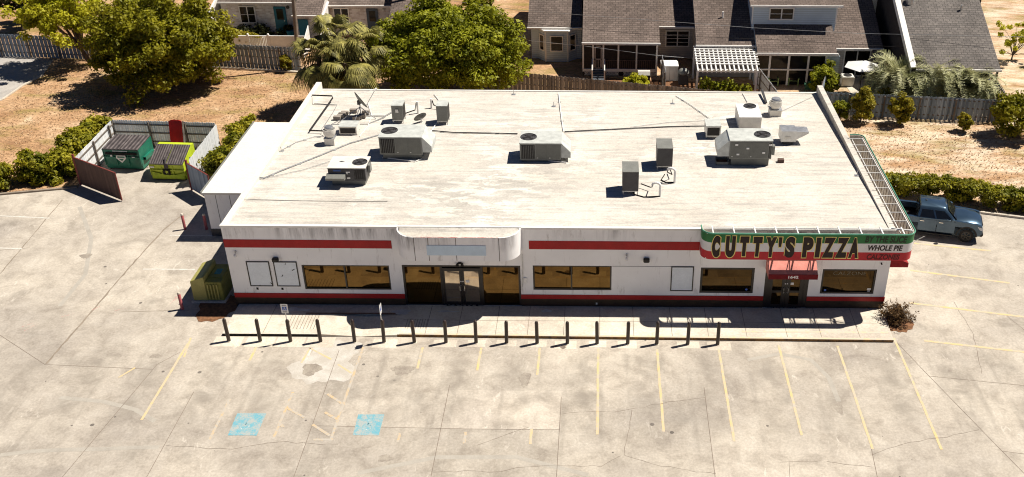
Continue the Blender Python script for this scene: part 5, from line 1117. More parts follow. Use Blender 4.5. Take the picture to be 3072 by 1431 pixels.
# utility poles and wires
M['pole'] = plain('pole_timber', (.26, .21, .165), .9, var=.3, scale=3)
T = thing('utility_pole', 'weathered wooden utility pole rising beside the fan palms', 'utility pole', (-5.57, 32.67, 0)); b = MB(); b.tube([(-5.57, 32.67, 0), (-5.2, 32.67, 5.4), (-4.85, 32.67, 10.5)], [.17, .145, .12], 12); b.build('shaft', M['pole'], T)
b = MB(); b.bar((-5.9, 32.5, 10), (-3.7, 32.5, 10), .1, .12); b.build('crossarm', M['pole'], T)
p2 = wy(1092, 30, 40.0); T = thing('utility_pole', 'thin utility pole behind the green oak', 'utility pole', (p2[0], 40, 0)); b = MB(); b.tube([(p2[0], 40, 0), (p2[0] + .1, 40, 9)], [.15, .11], 12); b.build('shaft', M['pole'], T)
b = MB(); b.box(p2[0] - .12, p2[0] + .14, 39.78, 39.86, 1.0, 1.6); b.build('meter_box', M['ac_dark'], T)
def wire(label, pts, mat):
    P = [wy(*q[:2], q[2]) for q in pts]; T = thing('overhead_wire', label, 'wire', P[0], 'overhead wires'); b = MB(); b.tube(P, .014, 5); b.build('strand', M[mat], T)
wire('dark overhead wire crossing the porch roof', [(1092, 0, 33), (1210, 42, 32), (1420, 68, 31), (1640, 88, 30.0), (1960, 100, 29.5), (2590, 138, 28)], 'black')
wire('bright overhead wire crossing all the house roofs', [(1092, -4, 33), (1300, 25, 32), (1560, 45, 31), (1900, 70, 30), (2160, 84, 29.5), (2590, 93, 28)], 'galv')
wire('low overhead wire sagging past the porch to the pergola', [(1330, 102, 31), (1480, 117, 30.4), (1640, 138, 30.4), (1745, 147, 31.5)], 'galv')

# ================================================================== houses
M['shingle'] = shingle('brown_shingle', (.135, .105, .09), (.2, .155, .132)); M['shingle_g'] = shingle('grey_shingle', (.14, .125, .115), (.195, .172, .155))
M['siding'] = siding('white_siding', (.52, .61, .68)); M['siding_b'] = siding('beige_siding', (.5, .46, .42)); M['eave'] = plain('white_gutter', (.78, .75, .7), .5, var=.1)
M['wglass'] = glass('dark_window', (.012, .011, .011), .06, 0.); M['wglass'].node_tree.nodes['Principled BSDF'].inputs['Specular IOR Level'].default_value = .22; M['screen'] = plain('dark_screen', (.018, .012, .011), .7)
def brickm():
    m, t, b = newmat('whitewashed_brick'); v = pos(t); br = t.nodes.new('ShaderNodeTexBrick'); mp = t.nodes.new('ShaderNodeMapping'); mp.inputs['Rotation'].default_value = (math.pi/2, 0, 0); t.links.new(v, mp.inputs[0]); t.links.new(mp.outputs[0], br.inputs[0])
    br.inputs['Color1'].default_value = (.74, .7, .67, 1); br.inputs['Color2'].default_value = (.5, .43, .39, 1); br.inputs['Mortar'].default_value = (.66, .63, .6, 1); br.inputs['Scale'].default_value = 1; br.inputs['Brick Width'].default_value = .34; br.inputs['Row Height'].default_value = .14; br.inputs['Mortar Size'].default_value = .015
    a = mix(t, .6, br.outputs[0], ramp(t, noise(t, v, 3, 6), [(.3, .3), (.7, .7)]), 'OVERLAY'); t.links.new(a, b.inputs['Base Color']); b.inputs['Roughness'].default_value = .9; return m
M['brick'] = brickm()
def roofslab(Hs, xl, xr, y0, z0, s, run, mat='shingle', th=.14, gutter=True, back=True, name='roof', rakes=True):
    b = MB(); y1, z1 = y0 + run, z0 + s * run
    b.ext([(xl, y0, z0), (xl, y1, z1), (xl, y1, z1 - th), (xl, y0, z0 - th)], (xr - xl, 0, 0))
    if back: b.ext([(xl, y1 + .001, z1), (xl, y1 + run, z0), (xl, y1 + run, z0 - th), (xl, y1 + .001, z1 - th)], (xr - xl, 0, 0))
    r = b.build(name, M[mat], Hs)
    if gutter: b = MB(); b.box(xl - .05, xr + .05, y0 - .13, y0 - .004, z0 - .15, z0 - .01); b.build('gutter', M['eave'], r)
    return r
def walls(Hs, xl, xr, y0, z0, s, run, mat, over=.35, name='wall'):
    y0 += over; zl = z0 + s * over - .16; y1 = y0 + run - over; z1 = z0 + s * run - .16; b = MB()
    b.ext([(xl, y0, 0), (xl, y0, zl), (xl, y1, z1), (xl, 2*y1 - y0, zl), (xl, 2*y1 - y0, 0)], (xr - xl, 0, 0)); return b.build(name, M[mat], Hs)
def win(Hs, x0, x1, z0, z1, y, mull=1, bars=1, fr=.09, gl='wglass', name='window', fmat='eave'):
    b = MB(); b.box(x0, x1, y - .06, y - .003, z0, z0 + fr); b.box(x0, x1, y - .06, y - .003, z1 - fr, z1); b.box(x0, x0 + fr, y - .06, y - .003, z0 + fr, z1 - fr); b.box(x1 - fr, x1, y - .06, y - .003, z0 + fr, z1 - fr)
    xs_ = np.linspace(x0 + fr, x1 - fr, mull + 1)
    for q in xs_[1:-1]: b.box(q - .04, q + .04, y - .055, y - .003, z0 + fr, z1 - fr)
    f = b.build(name, M[fmat], Hs); b = MB(); b.box(x0 + fr, x1 - fr, y - .02, y - .003, z0 + fr, z1 - fr); b.build('pane', M[gl], f)
    b = MB()
    for a, c in zip(xs_[:-1], xs_[1:]):
        for k in range(1, bars + 1): z = z0 + fr + (z1 - z0 - 2*fr) * k / (bars + 1); b.box(a + .02, c - .02, y - .04, y - .021, z - .018, z + .018)
    b.build('glazing_bar', M['eave' if fmat == 'eave' else 'frame'], f); return f
HGR = 'row houses behind the shop'
# house with the bay window
H1 = thing('row_house', 'white sided house with a bay window and brown shingle roof', 'house', (14, 38, 0), HGR)
e1 = g(1396, 68, 2.7); y1 = e1[1]; xl, xr = g(1327, 68, 2.7)[0], g(1466, 68, 2.7)[0] - .1
roofslab(H1, xl, xr, y1, 2.7, .47, 6.5); walls(H1, xl + .25, xr, y1, 2.7, .47, 6.5, 'siding')
yw = y1 + .35; xb = [g(u, 75, 2.55)[0] for u in (1352, 1372, 1428, 1452)]
b = MB(); d = .75; b.prism([(xb[0], yw - .002), (xb[1], yw - d), (xb[2], yw - d), (xb[3], yw - .002)], .0, 2.45); BY = b.build('bay', M['siding'], H1)
win(BY, xb[1] + .35, xb[2] - .35, .85, 2.15, yw - d, 1, 1)
for pa, pb_ in (((xb[0], yw), (xb[1], yw - d)), ((xb[3], yw), (xb[2], yw - d))):
    pa, pb_ = np.array(pa), np.array(pb_); dd = pb_ - pa; nn = np.array([dd[1], -dd[0]]); nn = nn / np.linalg.norm(nn); nn = nn if nn[1] < 0 else -nn; a, c = pa + dd * .25 + nn * .01, pa + dd * .8 + nn * .01
    b = MB(); b.ext([(*a, .9), (*c, .9), (*c, 2.1), (*a, 2.1)], (*nn * .01, 0)); wd_ = b.build('window', M['wglass'], BY)
    b = MB()
    for z in (.86, 2.1): b.bar((*(a + nn*.01), z), (*(c + nn*.01), z), .05, .08)
    for p in (a, c): b.bar((*(p + nn*.01), .83), (*(p + nn*.01), 2.14), .05, .08, up=(1, 0, 0))
    b.build('frame', M['eave'], wd_)
b = MB(); b.prism([(xb[0] - .1, yw - .002), (xb[1] - .08, yw - d - .08), (xb[2] + .08, yw - d - .08), (xb[3] + .1, yw - .002)], 2.45, 2.54); b.build('cornice', M['eave'], BY)
for x, y in ((xb[1], yw - d), (xb[2], yw - d)): b = MB(); b.box(x - .06, x + .06, y - .02, y + .1, 0, 2.44); b.build('corner_trim', M['eave'], BY)
# house with the screened porch
H2 = thing('row_house', 'house with a wide dark screened porch under a long shingle roof', 'house', (20, 36, 0), HGR)
e2 = g(1560, 107, 2.72); y2 = e2[1]; xl2, xr2 = g(1465, 107, 2.72)[0], g(1660, 107, 2.72)[0]
roofslab(H2, xl2, xr2, y2, 2.72, .42, 9.5); yp = y2 + .25
e3 = g(1700, 66, 2.72); y3 = e3[1]; xr3 = g(1745, 66, 2.72)[0]
roofslab(H2, xr2 + .005, xr3 + 1.2, y3, 2.72, .42, 7.0); walls(H2, xl2 + .1, xr3 + 1.1, y3, 2.72, .42, 6.5, 'siding_b')
win(H2, g(1675, 80, 2.3)[0], g(1737, 80, 2.3)[0], .92, 2.3, y3 + .35, 2, 3, .1)
PO = MB(); xs_ = [wy(u, 112, yp)[0] for u in (1467, 1492, 1518, 1556, 1602, 1653)]
for x in xs_: PO.box(x - .06, x + .06, yp - .05, yp + .05, .55, 2.55)
PO.box(xs_[0], xs_[-1], yp - .07, yp + .07, 2.45, 2.6); PO.box(xs_[0] - .05, xs_[-1] + .05, yp - .07, yp + .07, .35, .56); pr = PO.build('porch', M['eave'], H2)
b = MB(); b.box(xs_[0], xs_[-1], yp + .02, yp + .04, .56, 2.45); b.build('screen', M['screen'], pr)
b = MB()
for x in np.arange(xs_[2] + .15, xs_[-1], .16): b.box(x, x + .04, yp - .02, yp + .01, .6, 1.2)
b.box(xs_[2], xs_[-1], yp - .025, yp + .012, 1.2, 1.25); b.build('rail', plain('dark_rail', (.09, .06, .05), .7), pr)
b = MB(); x0, x1 = xs_[1] + .1, xs_[2] - .1
for a, c, p, q_ in ((x0, x0 + .1, .58, 2.4), (x1 - .1, x1, .58, 2.4), (x0, x1, 2.3, 2.4), (x0, x1, .58, .68), (x0, x1, 1.3, 1.38)): b.box(a, c, yp - .09, yp - .052, p, q_)
for x in np.arange(x0 + .18, x1 - .1, .13): b.box(x, x + .04, yp - .085, yp - .06, .68, 1.3)
b.build('screen_door', plain('grey_door', (.32, .27, .24), .6), pr)
b = MB()
for k in range(4): b.box(xs_[1] - .02, xs_[2] + .05, yp - .1 - .28 * (k + 1), yp - .1 - .28 * k, 0, .5 - .12 * k)
b.build('steps', plain('slate_steps', (.1, .11, .13), .7), pr)
b = MB()
for x in (xs_[1] - .05, xs_[2] + .1): b.bar((x, yp - .1, 1.35), (x, yp - 1.3, .85), .07, .07); b.box(x - .05, x + .05, yp - 1.38, yp - 1.28, 0, .95)
b.build('handrail', M['eave'], pr)
for u0, u1 in ((1470, 1489), (1524, 1556), (1568, 1610), (1620, 1653)):
    b = MB(); a, c = wy(u0, 180, yp)[0], wy(u1, 180, yp)[0]
    for x in np.arange(a - .3, c, .11):
        for sg in (-1, 1):
            p0 = (max(a, min(c, x)), yp - .03 - .01 * sg, .03 if sg > 0 else .33); p1 = (max(a, min(c, x + .3)), yp - .03 - .01 * sg, .33 if sg > 0 else .03)
            if p1[0] - p0[0] > .05: b.bar(p0, p1, .015, .022)
    b.build('lattice', M['eave'], pr)
b = MB(); b.box(xs_[0], xs_[-1], yp + .01, yp + .04, 0, .35); b.build('skirting', M['screen'], pr)
b = MB(); b.box(xs_[-1] - .0, xs_[-1] + .06, yp - .2, yp - .14, .0, 2.6); b.build('downpipe', M['eave'], pr)
# long house with dormer, pergola and sunroom
H3 = thing('row_house', 'long house with a white dormer and a glazed sunroom under brown shingles', 'house', (31, 38, 0), HGR)
s3 = .45; zA = 2.75; eA = g(1830, 113, zA); yA = eA[1]; xA0, xA1 = g(1752, 113, zA)[0], g(1900, 113, zA)[0]
zB = 2.62; eB = g(2000, 133, zB); yB = eB[1]; xB1 = g(2106, 133, zB)[0]; yAB = yA
roofslab(H3, xA0, xA1, yA, zA, s3, 10.5)
zC = 2.5; eC = g(2165, 121, zC); yC = eC[1]; xC1 = g(2222, 121, zC)[0]; xD = g(2298, 170, 1.2)[0] - .35
zAtB = zA + s3 * (yB - yA)
roofslab(H3, xA1 + .005, xB1, yB, zB, s3 * .98 , 10.2)
roofslab(H3, xB1 + .005, xC1, yC, zC, s3, 8.0)
b = MB(); y0_, z0_ = 29.6, zC - s3 * (yC - 29.6)
b.ext([(xC1 - .85, yC - 1.7, zC - s3 * 1.7), (xC1 - .85, yC - .14, zC - s3 * .14), (xC1 - .85, yC - .14, zC - .14 - s3 * .14), (xC1 - .85, yC - 1.7, zC - s3*1.7 - .14)], (.85, 0, 0)); b.build('roof', M['shingle'], H3)
walls(H3, xA0 + .2, xA1, yA, zA, s3, 10.5, 'siding_b', .6); walls(H3, xA1 + .01, xB1 - .1, yB, zB, s3, 10, 'siding', .9); walls(H3, xB1, xC1 - .15, yC, zC, s3, 8, 'siding_b', .5)
ys = yB + .3; xs_ = [wy(u, 150, ys)[0] for u in (1903, 1937, 1985, 2034, 2078)]
b = MB()
for x in xs_: b.box(x - .07, x + .07, ys - .06, ys + .06, 0, 2.3)
b.box(xs_[0], xs_[-1], ys - .07, ys + .07, 1.18, 1.28); b.box(xs_[0], xs_[-1] + .9, ys - .07, ys + .07, 2.3, 2.45); sr = b.build('sunroom', M['eave'], H3)
b = MB(); b.box(xs_[0], xs_[-1], ys + .0, ys + .02, .05, 2.3); b.build('pane', M['wglass'], sr)
b = MB(); b.box(xs_[-1] + .07, xs_[-1] + 1.0, ys - .04, ys + .04, 0, 2.3); b.build('side_panel', M['siding'], sr)
win(H3, g(2128, 130, 2.2)[0], g(2196, 130, 2.2)[0], .1, 2.2, yC + .5, 2, 0, .09, name='patio_door')
dz0 = slope(1995, 61, yB, zB, s3 * .98); yd = dz0[1]; xd0, xd1 = slope(1891, 58, yB, zB, s3*.98)[0], slope(2100, 58, yB, zB, s3*.98)[0]; zd = dz0[2]; zt = wy(1995, 13, yd)[2]
b = MB(); b.box(xd0, xd1, yd, yd + 4.2, zd - .5, zt); DM = b.build('dormer', M['siding'], H3)
b = MB(); b.ext([(xd0 - .3, yd - .55, zt + .03), (xd0 - .3, yd + 4.4, zt + .85), (xd0 - .3, yd + 4.4, zt + 1.0), (xd0 - .3, yd - .55, zt + .17)], (xd1 - xd0 + .6, 0, 0)); b.build('dormer_roof', M['shingle'], DM)
b = MB(); b.box(xd0 - .3, xd1 + .3, yd - .65, yd - .554, zt + .02, zt + .16); b.build('gutter', M['eave'], DM)
win(DM, wy(1936, 20, yd)[0], wy(1999, 20, yd)[0], wy(1960, 50, yd)[2], wy(1960, 19, yd)[2], yd, 2, 1, .09)
for x in (xd0, xd1): b = MB(); b.box(x - .05, x + .05, yd - .02, yd + .05, zd, zt); b.build('corner_trim', M['eave'], DM)
for u, v_ in ((1818, 38),):
    q = slope(u, v_ + 6, yA, zA, s3); b = MB(); b.cyl(q - np.array([0, 0, .1]), q + np.array([0, 0, .45]), .07, n=8); b.build('vent_pipe', M['eave'], H3)
# right hand house behind its party wall
H4 = thing('row_house', 'grey shingled end house behind a pale party wall at the right', 'house', (45, 36, 0), HGR)
z4 = 2.7; y4 = g(2420, 174, z4)[1]; x40, x41 = g(2303, 171, z4)[0], g(2517, 174, z4)[0]; s4 = .47; run4 = 11.
roofslab(H4, x40, x41, y4, z4, s4, run4, 'shingle_g'); walls(H4, x40 + .02, x41 - .5, y4, z4, s4, run4, 'siding', .9)
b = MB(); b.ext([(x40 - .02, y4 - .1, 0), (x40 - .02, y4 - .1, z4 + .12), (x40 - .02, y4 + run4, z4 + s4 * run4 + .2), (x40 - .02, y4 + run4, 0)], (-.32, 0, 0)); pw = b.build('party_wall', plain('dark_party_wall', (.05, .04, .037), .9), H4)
b = MB(); b.ext([(x40 - .36, y4 - .12, z4 - .3), (x40 - .36, y4 - .12, z4 + .16), (x40 - .36, y4 + run4, z4 + s4 * run4 + .24), (x40 - .36, y4 + run4, z4 + s4 * run4 - .22)], (-.06, 0, 0)); b.ext([(x40 - .357, y4 - .12, z4 + .125), (x40 - .357, y4 - .12, z4 + .165), (x40 - .357, y4 + run4, z4 + s4 * run4 + .245), (x40 - .357, y4 + run4, z4 + s4 * run4 + .205)], (.34, 0, 0)); b.build('rake_board', M['eave'], pw)
b = MB(); b.box(x40 + 3.2, x41 - .5, y4 + .55, y4 + .88, 0, 2.5); b.build('end_wall', M['siding'], H4)
win(H4, x41 - 2.6, x41 - .6, .5, 2.2, y4 + .55, 2, 1, .08, fmat='frame')
b = MB()
for x in (x41 - .15,): b.box(x - .06, x + .06, y4 + .05, y4 + .17, 0, 2.55)
b.build('porch_post', M['frame'], H4)
for u, v_, nm in ((2418, 20, 'vent_pipe'), (2288, 0, 'roof_vent')):
    q = slope(u, v_ + 6, y4, z4, s4); b = MB(); b.cyl(q - np.array([0, 0, .1]), q + np.array([0, 0, .4]), .09 if nm == 'vent_pipe' else .3, n=10); b.build(nm, M['galv'], H4)
# brick houses at the top left
HB = 'brick row houses at the top left'
def brick_house(label, xl, xr, u_eave, ye, zE, doors, wins, dcol, wingx):
    Hh = thing('brick_house', label, 'house', ((xl + xr) / 2, ye + 3, 0), HB)
    roofslab(Hh, xl, xr, ye, zE, .45, 7); walls(Hh, xl + .02, xr - .02, ye, zE, .45, 7, 'brick', .4); yy = ye + .4
    for a, c, p, q_ in wins: win(Hh, a, c, p, q_, yy, 2, 1, .09)
    for a, c, q_ in doors:
        b = MB(); b.box(a - .1, c + .1, yy - .05, yy - .003, .1, q_ + .1); dr = b.build('door', M[dcol], Hh)
        b = MB(); b.box(a + .12, c - .12, yy - .06, yy - .051, q_ * .52, q_ - .1); b.build('pane', M['wglass'], dr)
        b = MB(); b.cyl((c - .08, yy - .05, 1.0), (c - .08, yy - .12, 1.0), .035); b.build('handle', M['steel'], dr)
    for a, y_, l in wingx:
        b = MB(); b.ext([(a, y_, 0), (a, y_, 1.9), (a, ye + .5, 2.75), (a, ye + 6, 5.3), (a, ye + 6, 0)], (.16, 0, 0)); b.build('privacy_wall', M['trim_white'], Hh)
    return Hh
M['teal'] = plain('teal_door', (.015, .14, .19), .5, var=.15); M['slate_door'] = plain('slate_door', (.07, .1, .14), .5)
ye = g(640, 5, 2.7)[1]; X_ = lambda u, v_, y: wy(u, v_, y)[0]; yy = ye + .4
HA = brick_house('whitewashed brick house with a teal door behind the white fence', X_(548, 5, ye), X_(735, 5, ye), 0, ye, 2.7, [(X_(692, 30, yy), X_(716, 30, yy), 2.1)], [(X_(600, 20, yy), X_(641, 20, yy), .75, 2.25)], 'teal', [(X_(541, 40, ye), ye - 2.6, 0)])
b = MB(); q = wy(724, 18, yy); b.cyl((q[0], yy - .003, q[2]), (q[0], yy - .06, q[2]), .14, n=12); b.build('wall_lamp', M['frame'], HA)
yb_ = g(890, 13, 2.55)[1]; yy = yb_ + .4
HBh = brick_house('whitewashed brick house with a slate blue door behind the fan palms', X_(805, 12, yb_), X_(985, 12, yb_), 0, yb_, 2.55, [(X_(925, 35, yy), X_(948, 35, yy), 2.05)], [(X_(838, 30, yy), X_(878, 30, yy), .8, 2.2)], 'slate_door', [(X_(806, 30, yb_ - 2), yb_ - 3.5, 0), (X_(1042, 20, yb_ - 1), yb_ - 3, 0)])
b = MB(); q = wy(964, 25, yy); b.cyl((q[0], yy - .003, q[2]), (q[0], yy - .1, q[2]), .1, n=10); b.build('wall_lamp', M['eave'], HBh)
# projecting wings between them
for i, (u0, u1, v_, z, lab) in enumerate(((735, 806, 38, 2.5, 'shed-roofed brick wing with a teal door behind the utility pole'), (977, 1042, 50, 2.5, 'shed-roofed wing at the right end of the brick houses'))):
    e = g((u0 + u1) / 2, v_, z); x0, x1 = g(u0, v_, z)[0], g(u1, v_, z)[0]; Wg = thing('house_wing', lab, 'house', ((x0 + x1) / 2, e[1] + 1.5, 0), HB)
    roofslab(Wg, x0, x1, e[1], z, .45, 6.5, back=False); b = MB(); b.ext([(x0 + .1, e[1] + .3, 0), (x0 + .1, e[1] + .3, z - .05), (x0 + .1, e[1] + 6.4, z + 2.6), (x0 + .1, e[1] + 6.4, 0)], (x1 - x0 - .2, 0, 0)); b.build('wall', M['brick'], Wg)
    if i == 0: b = MB(); b.box(x0 + .3, x0 + 1.1, e[1] + .24, e[1] + .296, .05, 2.05); b.build('door', M['teal'], Wg)
# ================================================================== yards
PG_ = thing('pergola', 'white lattice topped pergola over a dark vine covered patio', 'pergola', (27.5, 30, 0))
zp = 2.45; c0, c1, c2_, c3 = g(1756, 177, zp), g(1906, 178, zp), g(1893, 121, zp), g(1747, 119, zp)
b = MB()
for s in np.linspace(0, 1, 14):
    a, c = c0 + (c1 - c0) * s, c3 + (c2_ - c3) * s; b.bar(a + (a - c) * .05, c, .09, .16)
b.build('rafter', M['white'], PG_)
b = MB()
for s in np.linspace(.22, .98, 8): a, c = c0 + (c3 - c0) * s, c1 + (c2_ - c1) * s; a = a + np.array([0, 0, .1]); c = c + np.array([0, 0, .1]); b.bar(a - (c - a) * .02, c + (c - a) * .05, .13, .045)
b.build('lattice_slat', M['white'], PG_)
for p_, q_ in ((c0 + (c3 - c0) * .08, c1 + (c2_ - c1) * .08), (c3, c2_)): b = MB(); b.bar(p_ - np.array([0, 0, .15]), q_ - np.array([0, 0, .15]), .09, .2); b.build('beam', M['white'], PG_)
for p in (c0 + (c3 - c0) * .08, c1 + (c2_ - c1) * .08, c3, c2_): b = MB(); b.box(p[0] - .07, p[0] + .07, p[1] - .07, p[1] + .07, 0, zp - .16); b.build('post', M['white'], PG_)
hedge('leafy vines and bushes in the shade under the pergola', [(c0[0] + .2, c0[1] + .3), (c1[0] - .3, c1[1] + .3)], 1.7, .9, 'oak2', 70, 1.6, .16, None, False, 'garden_shrub')
hedge('yellow-green flowers along the fence left of the pergola', [(22.8, 26.4), (25.2, 26.6)], .9, .7, 'shrub', 80, 4, .12, None, False, 'garden_shrub')
q = g(1684, 203); T = thing('storage_cabinet', 'white double-door plastic storage cabinet beside the pergola', 'cabinet', (q[0], q[1], 0)); zc = 1.15
x0, x1 = q[0] - .62, q[0] + .62; b = MB(); b.box(x0, x1, q[1], q[1] + 1.2, 0, 1.1); b.build('body', M['ac_white'], T); b = MB(); b.box(x0 - .03, q[0] - .006, q[1] - .03, q[1] + 1.25, 1.1, 1.17); b.box(q[0] + .006, x1 + .03, q[1] - .03, q[1] + 1.25, 1.1, 1.17); b.build('lid', M['white'], T)
b = MB(); b.box(q[0] - .008, q[0] + .008, q[1] - .006, q[1] - .001, .05, 1.08); b.build('door_gap', M['ac_dark'], T)
q = g(1718, 210); T = thing('barbecue_grill', 'grey covered grill beside the white cabinet', 'grill', (q[0], q[1], 0)); b = MB(); b.lathe([(.3, .75), (.42, .85), (.4, 1.0), (.25, 1.15), (.03, 1.2)], q, 14); b.build('lid', M['ac'], T, smooth=True); b = MB(); b.box(q[0]-.35, q[0]+.35, q[1]-.25, q[1]+.25, 0, .74); b.build('cart', M['ac_dark'], T)
q = g(1619, 217); T = thing('barbecue_grill', 'black grill with a pale lid in front of the porch', 'grill', (q[0], q[1], 0)); b = MB(); b.ext([(q[0]-.45, q[1]-.25, .95), (q[0]-.45, q[1]-.1, 1.2), (q[0]-.45, q[1]+.2, 1.2), (q[0]-.45, q[1]+.25, .95)], (.9, 0, 0)); b.build('lid', M['ac_white'], T); b = MB(); b.box(q[0]-.45, q[0]+.45, q[1]-.24, q[1]+.24, 0, .93); b.build('cart', M['black'], T)
def adirondack(label, u, v_, mat, rot, name='garden_chair', grp='garden chairs'):
    T = thing(name, label, 'chair', (0, 0, 0), grp); q = g(u, v_)
    b = MB(); b.ext([(-.28, -.3, .36), (-.28, .28, .24), (-.28, .28, .27), (-.28, -.3, .39)], (.56, 0, 0)); b.build('seat', mat, T)
    b = MB()
    for k in range(5): x = -.29 + k * .117; h = 1.02 - .06 * abs(k - 2) ** 1.3; b.add([(x, .24, .24), (x + .108, .24, .24), (x + .108 + (k-2)*.012, .55, h), (x + (k-2)*.012, .55, h), (x, .265, .24), (x + .108, .265, .24), (x + .108 + (k-2)*.012, .575, h), (x + (k-2)*.012, .575, h)], [(0,1,2,3),(4,5,6,7),(0,1,5,4),(1,2,6,5),(2,3,7,6),(3,0,4,7)])
    b.build('backrest', mat, T)
    for sx in (-1, 1):
        b = MB(); b.box(sx * .36 - .06, sx * .36 + .06, -.35, .4, .55, .575); b.build('armrest', mat, T)
        for y, h in ((-.32, .55), (.3, .55)): b = MB(); b.box(sx * .34 - .03, sx * .34 + .03, y - .03, y + .03, 0, h); b.build('leg', mat, T)
    T.location = q; T.rotation_euler = (0, 0, rot); return T
M['limec'] = plain('lime_chair', (.3, .42, .14), .5); M['bluec'] = plain('pale_blue_chair', (.2, .36, .42), .5); M['greenc'] = plain('dark_green_chair', (.03, .1, .06), .5)
adirondack('lime green slatted chair, left one before the sunroom', 1942, 213, M['limec'], .15); adirondack('lime green slatted chair, right one before the sunroom', 1995, 212, M['limec'], -.15); adirondack('pale blue chair, left one close to the sunroom glass', 1957, 203, M['bluec'], 0.1); adirondack('pale blue chair, right one close to the sunroom glass', 1976, 203, M['bluec'], -.1)
adirondack('dark green chair with a pale cushion beside the round bush', 2036, 230, M['greenc'], 2.9); adirondack('white patio chair left of the parasol table', 2134, 188, M['white'], 1.7, 'patio_chair'); adirondack('white patio chair right of the parasol table', 2196, 190, M['white'], -1.7, 'patio_chair')
q = g(2180, 196); T = thing('patio_table', 'round brown patio table below the white parasol', 'table', q); b = MB(); b.lathe([(.02, .7), (.55, .7), (.55, .74), (.02, .74)], q, 20); b.build('tabletop', plain('brown_table', (.14, .09, .07), .5), T); b = MB(); b.cyl(q, q + np.array([0, 0, .7]), .05); b.lathe([(.3, 0), (.28, .05), (.05, .06)], q, 14); b.build('pedestal', M['frame'], T)
qc = g(2172, 158, 2.45); T = thing('parasol', 'big white tilted hexagonal parasol over the patio', 'parasol', (qc[0], qc[1], 0)); b = MB(); apex = Vector((qc[0], qc[1], 2.62)); rim = [Vector((qc[0] + 1.38 * math.cos(t), qc[1] + 1.25 * math.sin(t), 2.2)) for t in np.linspace(.15, .15 + 2*math.pi, 6, endpoint=False)]
for i in range(6): b.face(apex, rim[i], rim[(i + 1) % 6])
for i in range(6): b.face(apex - Vector((0, 0, .03)), rim[(i + 1) % 6] - Vector((0, 0, .03)), rim[i] - Vector((0, 0, .03)))
b.build('canopy', M['white'], T); b = MB(); b.cyl((qc[0], qc[1], 0), apex - Vector((0, 0, .04)), .03); b.build('pole', M['frame'], T); b = MB(); b.cyl(apex, apex + Vector((0, 0, .1)), .04, .01); b.build('finial', M['frame'], T)
b = MB(); q0_ = g(2150, 190); b.face((36.3, 26.5, 0), (40.3, 26.0, 0), (40.3, 31.5, 0), (36.0, 32.5, 0)); tag(b.build('patio', M['pad']), kind='structure')
q = g(2132, 218); T = thing('garden_condenser', 'pale garden air conditioner with a dark round fan beside the patio', 'condenser', q); b = MB(); b.box(q[0]-.45, q[0]+.45, q[1], q[1]+.8, 0, .75); b.build('cabinet', M['ac_white'], T, bevel=.04); fan_top(T, q[0], q[1] + .4, .752, .3)
q = g(2150, 178); 
for u, v_, lab in ((2125, 168, 'white flowerpot with a dark plant at the patio wall'), (2108, 163, 'white pot with a plant behind the sunroom corner')):
    q = g(u, v_); T = thing('potted_plant', lab, 'potted plant', q); b = MB(); b.lathe([(.16, 0), (.24, .4), (.26, .42), (.2, .42)], q, 14); b.build('pot', M['white'], T); C = q + np.array([0, 0, .6]) + rng.normal(size=(6, 3)) * .1; leafmesh('leaves', foliage(C, np.full(6, .25), 60, .1), M['darkleaf'], T)
T = thing('garden_lantern', 'pale four sided stone lantern cap under the palms', 'lantern', g(2212, 250)); q = g(2212, 250); b = MB(); b.lathe([(.3, .9), (.02, 1.35)], q, 4); b.build('cap', M['ac_white'], T); b = MB(); b.box(q[0]-.12, q[0]+.12, q[1]-.12, q[1]+.12, 0, .9); b.build('pillar', M['pad'], T)
q = g(712, 80); T = thing('garden_pot', 'teal garden tub below the brick wing', 'pot', g(733, 92)); q = g(733, 92); b = MB(); b.lathe([(.25, 0), (.36, .5), (.38, .55), (.3, .55)], q, 16); b.build('tub', M['teal'], T)
q = g(612, 72); T = thing('timber_post', 'mossy timber post standing in the brick house garden', 'post', q); b = MB(); b.bar(q, q + np.array([-.05, 0, 2.0]), .13, .13); b.build('shaft', plain('mossy_timber', (.16, .14, .06), .9), T)
b = MB(); b.face((17.0, 27.2, 0), (30.4, 24.2, 0), (29.6, 29.9, 0), (17.0, 31.2, 0)); tag(b.build('planting_bed', M['mulch']), kind='structure')  # dark mulch whose colour also stands in for the yard's shadows
# far right corner
q = g(2385, 45); b = MB(); blob(b, q, 3.0, 2.3, 40, .01, .12); tag(b.build('planting_bed', M['mulch']), kind='structure')
for u, v_, rx, h, lab in ((2380, 52, 1.4, 2.4, 'dark spiky shrub on the round mulch bed at the top right'), (2345, 40, 1.3, 1.7, 'low dark shrub left on the round mulch bed')):
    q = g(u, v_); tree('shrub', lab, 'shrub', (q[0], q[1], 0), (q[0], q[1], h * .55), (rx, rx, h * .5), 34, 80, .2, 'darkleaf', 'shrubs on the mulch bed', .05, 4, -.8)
q = g(2462, 15); T = thing('marker_post', 'short dark post on the sunny ground at the top right', 'post', q); b = MB(); b.cyl(q, q + np.array([0, 0, 1.3]), .14, n=10); b.build('shaft', M['black'], T)

